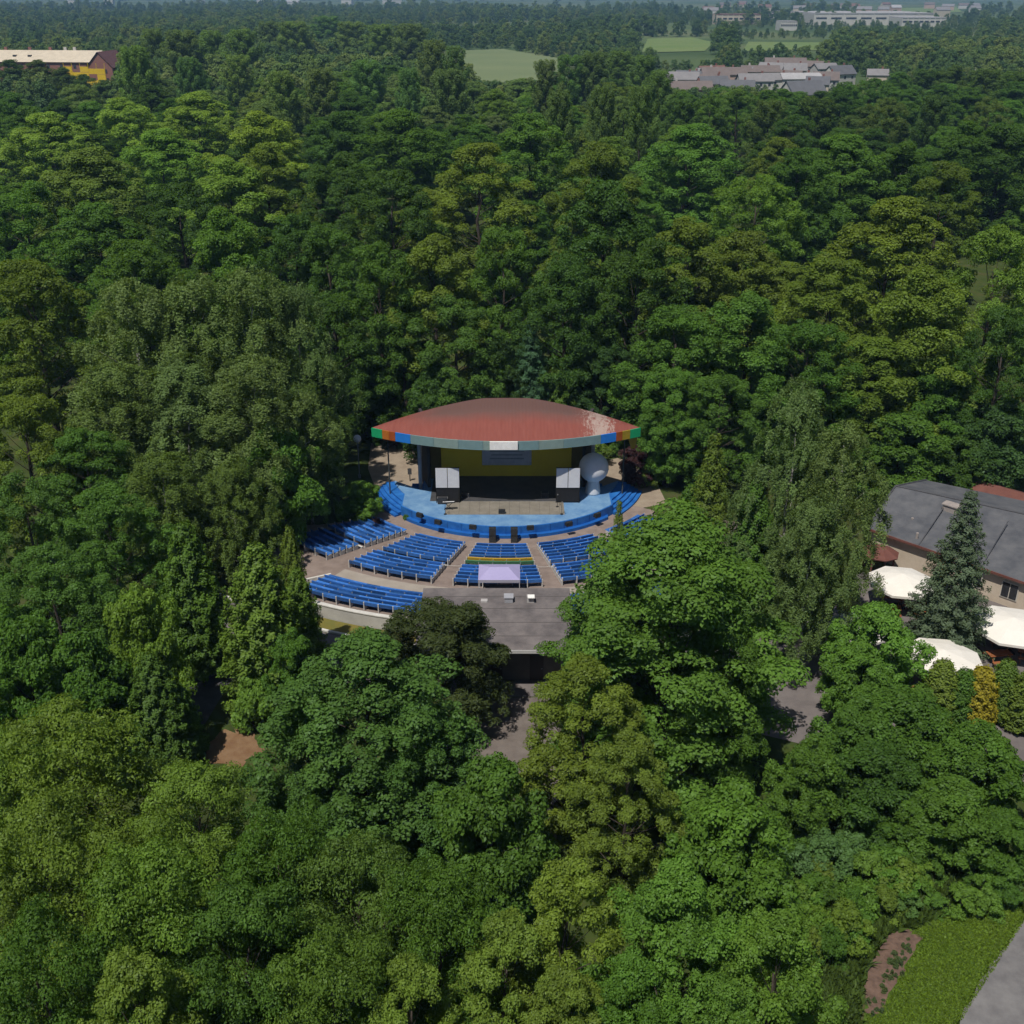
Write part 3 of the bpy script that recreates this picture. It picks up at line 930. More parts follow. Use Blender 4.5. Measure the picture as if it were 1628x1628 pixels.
for s, wd in ((9.4, 1.4), (12.4, 1.4), (15.6, 2.2), (19.0, 2.2)):
    c = W0 + ud * s - nb * .16 - L
    f0 = MB(); f0.box((c.x, c.y, 1.5), (wd, .08, 1.5), rzr); wn = f0.build('window', FRM, rl)
    for sg in (-1, 1):
        c2 = c + ud * (sg * wd * .235) - nb * .05
        f0 = MB(); f0.box((c2.x, c2.y, 1.5), (wd * .42, .03, 1.3), rzr); f0.build('pane', GLS, wn)
k = MB()
c = W0 + ud * 6.9 - nb * .3 - L
k.box((c.x, c.y, 1.4), (.9, .3, 2.7), rzr); k.build('wood_panel', mat('oak', (.22, .13, .05), (.28, .17, .07), 2), rl)
pcx = at(1512, 812, 5.9) - L
k = MB(); k.box((pcx.x, pcx.y, pcx.z), (1.3, .8, 1.1), rzr); k.box((pcx.x, pcx.y, pcx.z + .6), (1.5, 1.0, .1), rzr); k.build('chimney', mat('chimney_brick', (.27, .24, .23), (.36, .32, .30), 3), rr)
for px, py in ((1458, 853), (1450, 829)):
    pc = at(px, py, 5.2) - L
    k = MB(); k.tube([pc - Vector((0, 0, .4)), pc + Vector((0, 0, .35))], .12, 8); k.build('vent_pipe', MATS['chimney_brick'], rr)
# small red-brown porch roof
pa = at(1400, 876, 4.0)
o = thing('porch', 'small red-brown porch roof at the near corner of the restaurant', 'porch', Vector((pa.x, pa.y, 2.0)))
k = MB(); k.lathe([(1.6, 1.75), (1.62, 1.85), (.1, 2.6), (0, 2.62)], 8); k.build('roof', BRICKR, o)
for i in range(4):
    a = PI / 4 + i * PI / 2
    k = MB(); k.tube([(1.3 * math.cos(a), 1.3 * math.sin(a), 0), (1.3 * math.cos(a), 1.3 * math.sin(a), 1.8)], .08, 6); k.build('post', BRICKR, o)
# red-roofed annex behind
pa = at(1640, 800, 6.0)
o = thing('annex', 'long maroon-roofed building behind the restaurant at the right edge', 'building', Vector((pa.x + 1.5, pa.y + 9.8, -.2)), rzr)
k = MB(); k.box((0, 0, 1.2), (18, 5.4, 2.4)); k.build('wall', CREAM, o)
k = MB(); k.mesh_([(-9.4, -3.1, 2.3), (9.4, -3.1, 2.3), (9.4, 3.1, 2.3), (-9.4, 3.1, 2.3), (-9.4, 0, 3.5), (9.4, 0, 3.5)], [(0, 1, 5, 4), (2, 3, 4, 5), (3, 0, 4), (1, 2, 5), (3, 2, 1, 0)]); k.build('roof', BRICKR, o)

CANV = mat('white_canvas', (.74, .71, .66), (.80, .77, .72), .6, .8)
TERC = mat('terracotta_wood', (.22, .075, .03), (.30, .11, .045), 2, .7)
def parasol(px, py, lab, rr_=2.75, rot=0.2, z=2.0, hh=3.1):
    c = at(px, py, z + hh - .15)
    o = thing('parasol', lab, 'parasol', (c.x, c.y, z + .03), rot, 'white restaurant parasols')
    k = MB()
    n = 8
    ring = [(rr_ * math.cos(2 * PI * i / n), rr_ * math.sin(2 * PI * i / n), hh - .75) for i in range(n)]
    mid = [(rr_ * .5 * math.cos(2 * PI * i / n), rr_ * .5 * math.sin(2 * PI * i / n), hh - .30) for i in range(n)]
    for i in range(n):
        j = (i + 1) % n
        k.poly([ring[i], ring[j], mid[j], mid[i]])
        k.poly([mid[i], mid[j], (0, 0, hh)])
    cn = k.build('canopy', CANV, o)
    k = MB()
    for i in range(n):
        j = (i + 1) % n
        a, b = Vector(ring[i]), Vector(ring[j])
        k.poly([a, a - Vector((0, 0, .2)), b - Vector((0, 0, .2)), b])
    k.build('valance', CANV, cn)
    k = MB(); k.tube([(0, 0, 0), (0, 0, hh - .02)], .05, 8); k.build('pole', mat('pole_wood', (.25, .14, .07)), o)
    k = MB(); k.box((0, 0, .06), (.9, .9, .12)); k.build('base', BLKM, o)
    for i in range(n):
        k = MB(); k.tube([(0, 0, hh - .55), tuple(Vector(ring[i]) * .96 + Vector((0, 0, 0)))], .018, 4); k.build('rib', MATS['pole_wood'], o)
    return c
U = [parasol(1436, 915, 'white octagonal parasol by the cream restaurant wall, left of the spruce', 2.75),
     parasol(1612, 985, 'white octagonal parasol cut by the right edge of the picture', 3.1, .1),
     parasol(1500, 1036, 'white octagonal parasol in front of the spruce, behind the clipped conifers', 2.9, .25),
     parasol(1366, 988, 'white octagonal parasol mostly hidden behind the birch and a bright green tree', 2.4, .1)]
def picnic(x, y, rz, lab):
    o = thing('picnic_table', lab, 'table', (x, y, 2.03), rz, 'terracotta tables on the restaurant terrace')
    for j in range(4):
        k = MB(); k.box((0, -.3 + j * .2, .75), (1.8, .18, .04)); k.build('plank', TERC, o)
    for s_ in (-1, 1):
        k = MB(); k.box((0, s_ * .75, .45), (1.8, .3, .05)); k.build('bench', TERC, o)
        for e_ in (-.7, .7):
            k = MB(); k.tube([(e_, s_ * .8, 0), (e_, s_ * .15, .74)], .045, 5); k.build('leg', TERC, o)
rt = random.Random(8)
for c, nm in zip(U, ('left parasol by the restaurant wall', 'parasol at the right edge', 'parasol before the spruce', 'parasol behind the birch')):
    for i, (dx, dy) in enumerate(((-1.2, -1.3), (1.3, -1.0), (0, 1.3))):
        picnic(c.x + dx, c.y + dy, rt.uniform(-.4, .4), '%s terracotta picnic table under the %s' % (('left', 'right', 'rear')[i], nm))
# low terracotta terrace fence
o = thing('terrace_fence', 'low red-brown board fence below the right parasol', 'fence', at(1585, 1020, 2.0))
L = o.location
p, q = at(1540, 1005, 2.0), at(1650, 1045, 2.0)
d = q - p
n = 14
for i in range(n):
    c = p + d * ((i + .5) / n) - L
    k = MB(); k.box((c.x, c.y, .45), (d.length / n - .04, .04, .85), math.atan2(d.y, d.x)); k.build('board', TERC, o)
k = MB(); c = (p + q) / 2 - L
k.box((c.x, c.y + .05, .7), (d.length, .06, .08), math.atan2(d.y, d.x)); k.build('rail', TERC, o)

# ------------------------------------------------------------------ trees: leaf clouds
def nrm(a):
    return a / np.maximum(1e-6, np.linalg.norm(a, axis=-1, keepdims=True))
def leaf_mesh(name, P, N, S, T, asp=.62, m=None):
    n = len(P)
    g = np.random.default_rng(n)
    r_ = g.normal(size=(n, 3))
    U_ = nrm(np.cross(N, r_))
    V_ = np.cross(N, U_)
    S = np.broadcast_to(np.asarray(S, float), (n,))[:, None]
    V = np.empty((n, 4, 3), np.float32)
    bend = N * S * .25
    V[:, 0] = P - U_ * S - bend
    V[:, 1] = P - V_ * S * asp
    V[:, 2] = P + U_ * S - bend
    V[:, 3] = P + V_ * S * asp
    me = bpy.data.meshes.new(name)
    me.vertices.add(4 * n)
    me.vertices.foreach_set('co', V.ravel())
    me.loops.add(4 * n)
    me.loops.foreach_set('vertex_index', np.arange(4 * n, dtype=np.int32))
    me.polygons.add(n)
    me.polygons.foreach_set('loop_start', np.arange(0, 4 * n, 4, dtype=np.int32))
    me.update(calc_edges=True)
    a = me.attributes.new('tone', 'FLOAT', 'POINT')
    a.data.foreach_set('value', np.repeat(np.clip(T, 0, 1), 4).astype(np.float32))
    me.materials.append(m or LEAF)
    return me
def sph(g, n, up=0.0):
    d = nrm(g.normal(size=(n, 3)))
    d[:, 2] += up
    return nrm(d)
def prof_round(t):
    return np.clip(np.sin(np.pi * np.clip(t * .84 + .13, 0, 1)), 0, 1) ** .62
def prof_cone(t):
    return np.clip(1.02 - t, .02, 1) ** .8
def prof_egg(t):
    return np.clip(np.sin(np.pi * np.clip(t * .80 + .19, 0, 1)), 0, 1) ** .8
def prof_poplar(t):
    return np.clip(np.sin(np.pi * np.clip(t * .72 + .20, 0, 1)), 0, 1) ** .7
def prof_dome(t):
    return np.sqrt(np.clip(1 - (t * 1.0) ** 2.2, 0, 1))
def lobed(seed, h, r, zb, boughs, subs, leaves, rb_, rs_, ls, prof=prof_round, flat=.75, sflat=.7, fill=.55, up=.45, droop=0.0, spray=0.0):
    g = np.random.default_rng(seed)
    P, N, T = [], [], []
    cs = []
    k = 0
    ga = 2.39996
    ts = (np.arange(boughs) + .5) / boughs
    ts = 1 - (1 - ts) ** .85
    for i in range(boughs):
        t = min(.97, ts[i] + g.uniform(-.04, .04))
        Rr = float(prof(np.array(t))) * r
        z = zb + (h - zb) * t
        br = rb_ * g.uniform(.72, 1.2) * (1 - .25 * t)
        ph = i * ga + g.uniform(-.5, .5)
        rad = max(0, Rr - br * .8) * g.uniform(fill, 1.08)
        c = np.array([math.cos(ph) * rad, math.sin(ph) * rad, min(z + g.uniform(-.9, .9), h - br * .72)])
        cs.append((c, br))
        bt = g.uniform()
        for j in range(subs):
            d = sph(g, 1, .32)[0]
            outw = np.array([c[0], c[1], 0]); lo = np.linalg.norm(outw)
            if lo > .3: d = nrm(d + .35 * outw / lo)
            sc = c + d * br * np.array([1, 1, flat]) * g.uniform(.62, 1.05)
            sr = rs_ * g.uniform(.6, 1.3)
            st_ = g.uniform()
            m = int(leaves * (sr / rs_) ** 2)
            q = sph(g, m, up)
            sh_ = g.uniform(.55, 1.08, size=(m, 1)) ** .6
            off = q * sr * sh_ * np.array([1, 1, sflat])
            if spray:
                ax = nrm(d * np.array([1, 1, .25]) + g.normal(size=3) * .25)
                off = off + ax * (off @ ax)[:, None] * spray
            p = sc + off
            if droop:
                rr_ = np.linalg.norm(off[:, :2], axis=1)
                p[:, 2] -= droop * rr_ ** 2
            P.append(p)
            N.append(nrm(q + np.array([0, 0, .45]) + g.normal(size=(m, 3)) * .42))
            T.append(.30 * bt + .34 * st_ + .36 * g.uniform(size=m))
    P = np.vstack(P); N = np.vstack(N); T = np.concatenate(T)
    S = ls * g.uniform(.65, 1.35, len(P))
    return P, N, S, T, cs
def conifer(seed, h, r, zb, tiers, perb, ls, droop=.25, prof=prof_cone, flat=.12, tip=.0, dens=1.0):
    g = np.random.default_rng(seed)
    P, N, T = [], [], []
    for i in range(tiers):
        t = (i + g.uniform(-.3, .3)) / tiers
        t = min(.985, max(0, t))
        z = zb + (h - zb) * t
        L_ = float(prof(np.array(t))) * r
        nb_ = max(4, int(7 + 5 * (1 - t)))
        for j in range(nb_):
            a = 2 * PI * (j + g.uniform(-.35, .35)) / nb_ + i * 1.1
            Lb = L_ * g.uniform(.72, 1.1) + .12
            m = max(12, int(perb * dens * (Lb / r)))
            s = g.uniform(.12, 1, m) ** .75
            wd = (.42 * Lb * (1.05 - s) + .1) * g.uniform(-1, 1, m)
            x = s * Lb
            p = np.stack([x * math.cos(a) - wd * math.sin(a), x * math.sin(a) + wd * math.cos(a), z - droop * x * (1 - tip * s) - .10 * np.abs(wd) + g.normal(size=m) * flat], 1)
            P.append(p)
            o_ = np.stack([np.full(m, math.cos(a)), np.full(m, math.sin(a)), np.full(m, 1.3)], 1)
            N.append(nrm(o_ + g.normal(size=(m, 3)) * .5))
            T.append(.45 * g.uniform() + .55 * g.uniform(size=m) * (.5 + .5 * s))
    P = np.vstack(P); N = np.vstack(N); T = np.concatenate(T)
    return P, N, ls * g.uniform(.7, 1.3, len(P)), T, []
def weeping(seed, h, r, zb, boughs, strands, per, ls):
    g = np.random.default_rng(seed)
    P, N, T = [], [], []
    cs = []
    for i in range(boughs):
        t = (i + .5) / boughs
        Rr = float(prof_egg(np.array(t))) * r
        ph = i * 2.39996 + g.uniform(-.4, .4)
        rad = Rr * g.uniform(.3, .88)
        c = np.array([math.cos(ph) * rad, math.sin(ph) * rad, zb + (h - zb) * t])
        cs.append((c, 1.0))
        bt = g.uniform()
        br = 1.5 * g.uniform(.7, 1.2) * (1 - .35 * t)
        for j in range(strands):
            q = sph(g, 1, .6)[0]
            s0 = c + q * br * np.array([1, 1, .8])
            ln = g.uniform(.7, 2.3) * (1.1 - .5 * t)
            m = int(per * ln)
            u_ = g.uniform(size=m)
            out = nrm(np.array([q[0], q[1], .01]))
            p = s0 + out * (np.sqrt(u_) * .35)[:, None] + np.stack([np.zeros(m), np.zeros(m), -u_ ** 1.3 * ln], 1) + g.normal(size=(m, 3)) * .13
            P.append(p)
            N.append(nrm(np.array([q[0], q[1], .55]) + g.normal(size=(m, 3)) * .55))
            T.append(.3 * bt + .3 * g.uniform() + .4 * g.uniform(size=m))
    P = np.vstack(P); N = np.vstack(N); T = np.concatenate(T)
    return P, N, ls * g.uniform(.6, 1.3, len(P)), T, cs
def upright(seed, h, r, zb, limbs, per, ls):
    """poplar-like: plumes that rise along steep limbs"""
    g = np.random.default_rng(seed)
    P, N, T = [], [], []
    cs = []
    for i in range(limbs):
        t = (i + .5) / limbs
        ph = i * 2.39996
        Rr = float(prof_poplar(np.array(t))) * r * g.uniform(.45, 1.0)
        top = np.array([math.cos(ph) * Rr, math.sin(ph) * Rr, zb + (h - zb) * min(1, t + .06)])
        ln = g.uniform(3.5, 6.0) * (1.1 - .5 * t)
        bt = g.uniform()
        cs.append((top, 1))
        m = int(per * ln)
        u_ = g.uniform(size=m)
        wdt = (1.05 * np.sin(np.pi * np.clip(u_ * .86 + .12, 0, 1)) + .15) * g.uniform(.8, 1.1)
        q = sph(g, m, .15)
        axis_ = nrm(np.array([math.cos(ph) * .3, math.sin(ph) * .3, 1]))
        p = top - axis_ * (u_ * ln)[:, None] + q * wdt[:, None] * g.uniform(.6, 1.05, size=(m, 1))
        P.append(p)
        N.append(nrm(q + np.array([0, 0, .35]) + g.normal(size=(m, 3)) * .45))
        T.append(.4 * bt + .6 * g.uniform(size=m))
    P = np.vstack(P); N = np.vstack(N); T = np.concatenate(T)
    return P, N, ls * g.uniform(.65, 1.35, len(P)), T, cs
def trunk_mesh(name, h, zb, r0, cs, m, seed, top=.8):
    g = random.Random(seed)
    k = MB()
    n = 7
    pts, rad = [], []
    for i in range(n + 1):
        t = i / n
        pts.append((g.uniform(-.15, .15) * t * 2, g.uniform(-.15, .15) * t * 2, h * top * t - .6 * (1 - t)))
        rad.append(r0 * (1.25 if i == 0 else 1) * (1 - .85 * t))
    k.tube(pts, rad, 9)
    for i, (c, br) in enumerate(cs):
        if i % 2 and len(cs) > 12: continue
        zs = max(zb * .8, min(c[2] - 1.5, h * top * .9) - .35 * math.hypot(c[0], c[1]))
        t = zs / (h * top)
        rr_ = max(.03, r0 * (1 - .85 * t) * .36)
        a = Vector((0, 0, zs)); b = Vector(c)
        mid = (a + b) / 2 + Vector((0, 0, -.25))
        k.tube([a, mid, b], [rr_, rr_ * .65, rr_ * .25], 5, cap=False)
    return k.me(name, m, True)

PROTO = {}
def proto(key, gen, h, r, zb, r0, name, bark=None, cs_top=.8, asp=.62):
    P, N, S, T, cs = gen
    PROTO[key] = (leaf_mesh('crown_' + key, P, N, S, T, asp), trunk_mesh('trunk_' + key, h, zb, r0, cs, bark or BARK, len(PROTO) + 3, cs_top), h, r, name)
# nominal size: height h, crown radius r
for i in range(4):
    proto('broad%d' % i, lobed(11 + i, 20, 6, 3.5, 62, 7, 145, (1.45, 1.6, 1.5, 1.7)[i], .66, .105, fill=(.72, .6, .8, .66)[i], flat=.9, sflat=.85), 20, 6, 5, .42, 'broadleaf_tree')
for i in range(2):
    proto('dense%d' % i, lobed(21 + i, 20, 6.2, 3.0, 84, 8, 118, 1.55, .62, .105, prof=prof_egg, fill=.25, flat=.9, sflat=.85), 20, 6.2, 3, .4, 'broadleaf_tree')
for i in range(2):
    proto('lime%d' % i, lobed(31 + i, 20, 5.5, 4.0, 66, 7, 145, 1.4, .62, .10, prof=prof_egg, fill=.7, sflat=.8), 20, 5.5, 4, .38, 'lime_tree')
for i in range(2):
    proto('maple%d' % i, lobed(41 + i, 20, 6.4, 2.6, 52, 9, 175, 2.0, .92, .115, prof=lambda t: np.sin(np.pi * np.clip(t * .72 + .26, 0, 1)) ** .75, flat=.7, sflat=.45, up=.7, fill=.35, droop=.12), 20, 6.4, 2.6, .4, 'maple_tree')
for i in range(3):
    proto('ash%d' % i, lobed(51 + i, 16, 6.5, 3.5, 36, 10, 180, 2.0, .66, .10, prof=prof_dome, flat=.6, sflat=.5, up=.5, fill=.35, droop=.15, spray=1.1), 16, 6.5, 3.5, .35, 'ash_tree', asp=.5)
for i in range(2):
    proto('birch%d' % i, weeping(61 + i, 22, 4.4, 5.0, 38, 15, 100, .085), 22, 4.4, 5, .2, 'birch_tree', BARK_BIRCH, .93, asp=.5)
for i in range(2):
    proto('poplar%d' % i, upright(71 + i, 30, 5.2, 5.0, 66, 170, .15), 30, 5.2, 5, .5, 'poplar_tree')
proto('spruce', conifer(81, 14, 3.1, .9, 27, 200, .115, droop=.30, tip=.75), 14, 3.1, .9, .22, 'spruce_tree', cs_top=.96, asp=.35)
proto('cypress', conifer(82, 14, 2.9, .6, 28, 200, .12, droop=-.12, prof=lambda t: np.clip(1.0 - t ** 2.1, .05, 1) ** .75, flat=.20), 14, 2.9, .6, .22, 'cypress_tree', cs_top=.9, asp=.55)
proto('larch', conifer(83, 14, 2.7, 1.0, 26, 170, .105, droop=.12, tip=.9, flat=.16), 14, 2.7, 1, .2, 'larch_tree', cs_top=.97, asp=.4)
proto('thuja', conifer(84, 5, 1.0, .1, 24, 90, .085, droop=-.45, prof=lambda t: np.clip(1.0 - t ** 2.4, .03, 1) ** .7, flat=.12), 5, 1.0, .1, .1, 'thuja', cs_top=.85, asp=.45)
proto('pine', lobed(91, 11, 5.0, 1.8, 30, 10, 190, 1.6, .66, .13, prof=prof_egg, flat=.75, sflat=.9, up=.5, fill=.5), 11, 5.0, 1.8, .3, 'pine_tree', asp=.3)
for i in range(3):
    proto('small%d' % i, lobed(101 + i, 8, 3.6, .9, 44, 9, 130, 1.2, .50, .095, prof=prof_egg, fill=.45, flat=.9, sflat=.85), 8, 3.6, .9, .2, 'broadleaf_tree')
for i in range(2):
    proto('shrub%d' % i, lobed(95 + i, 3, 2.0, .1, 12, 7, 70, .85, .42, .105, prof=prof_dome, fill=.45), 3, 2.0, .1, .07, 'shrub')

PAL = dict(yg=(.086, .128, .014), lg=(.082, .135, .016), bg=(.062, .122, .011), mg=(.048, .090, .012), dg=(.033, .066, .013), bl=(.044, .088, .020),
           ol=(.085, .105, .017), br=(.080, .088, .014), gr=(.084, .110, .038), go=(.20, .175, .016), sp=(.066, .092, .052), pi=(.036, .048, .015), rd=(.050, .022, .022))
rtree = random.Random(77)
TREES = []                                    # (x, y, radius) of what stands already
VAR = dict(small=3, dense=2, broad=4, lime=2, maple=2, ash=3, birch=2, poplar=2, shrub=2)
vcount = {}
def tree_at(x, y, h, rad, kind, col, label, group=None, z=None):
    if kind in ('broad', 'lime', 'maple') and h < 11.6:
        kind = 'small'
    elif kind in ('broad', 'lime') and rad > .40 * h:
        kind = 'dense'
    if kind in VAR:
        vcount[kind] = vcount.get(kind, rtree.randrange(5)) + 1
        key = '%s%d' % (kind, vcount[kind] % VAR[kind])
    else:
        key = kind
    cm, tm, h0, r0, name = PROTO[key]
    zz = terr(x, y) if z is None else z
    o = thing(name, label, 'shrub' if kind == 'shrub' else 'tree', (x, y, zz), rtree.uniform(0, 2 * PI), group)
    sxy = rad / r0
    c = put('crown', cm, o, scale=(sxy, sxy, h / h0))
    v = rtree.uniform(.92, 1.08)
    b = PAL[col] if isinstance(col, str) else col
    if col not in ('rd', 'go', 'sp', 'pi'):
        g_ = b[1] * (1.05 if b[1] < .115 else .97)
        g_ *= 1.08
        b = (max(min(b[0] * .98, g_ * .68), .49 * g_), g_, max(b[2] * .95, .145 * g_))
    c.color = (b[0] * v * rtree.uniform(.95, 1.05), b[1] * v, b[2] * v * rtree.uniform(.9, 1.1), 1)
    put('trunk', tm, o, scale=((sxy + h / h0) / 2, (sxy + h / h0) / 2, h / h0))
    TREES.append((x, y, rad, b, label))
    return o
def tree_px(px, py, wpx, h, kind, col, label, group=None):
    z = 2.0
    for _ in range(6):
        p = at(px, py, z + h * .985)
        z = terr(p.x, p.y)
    d = px_of(p.x, p.y, z + h * .6)[2]
    rad = min(wpx * d / FPX / 2 * (1.12 if 110 < p.y < 300 else 1), h * ((.56 if p.y > 150 else .46) if h > 16 else .66))
    return tree_at(p.x, p.y, h, rad, kind, col, label, group, z)

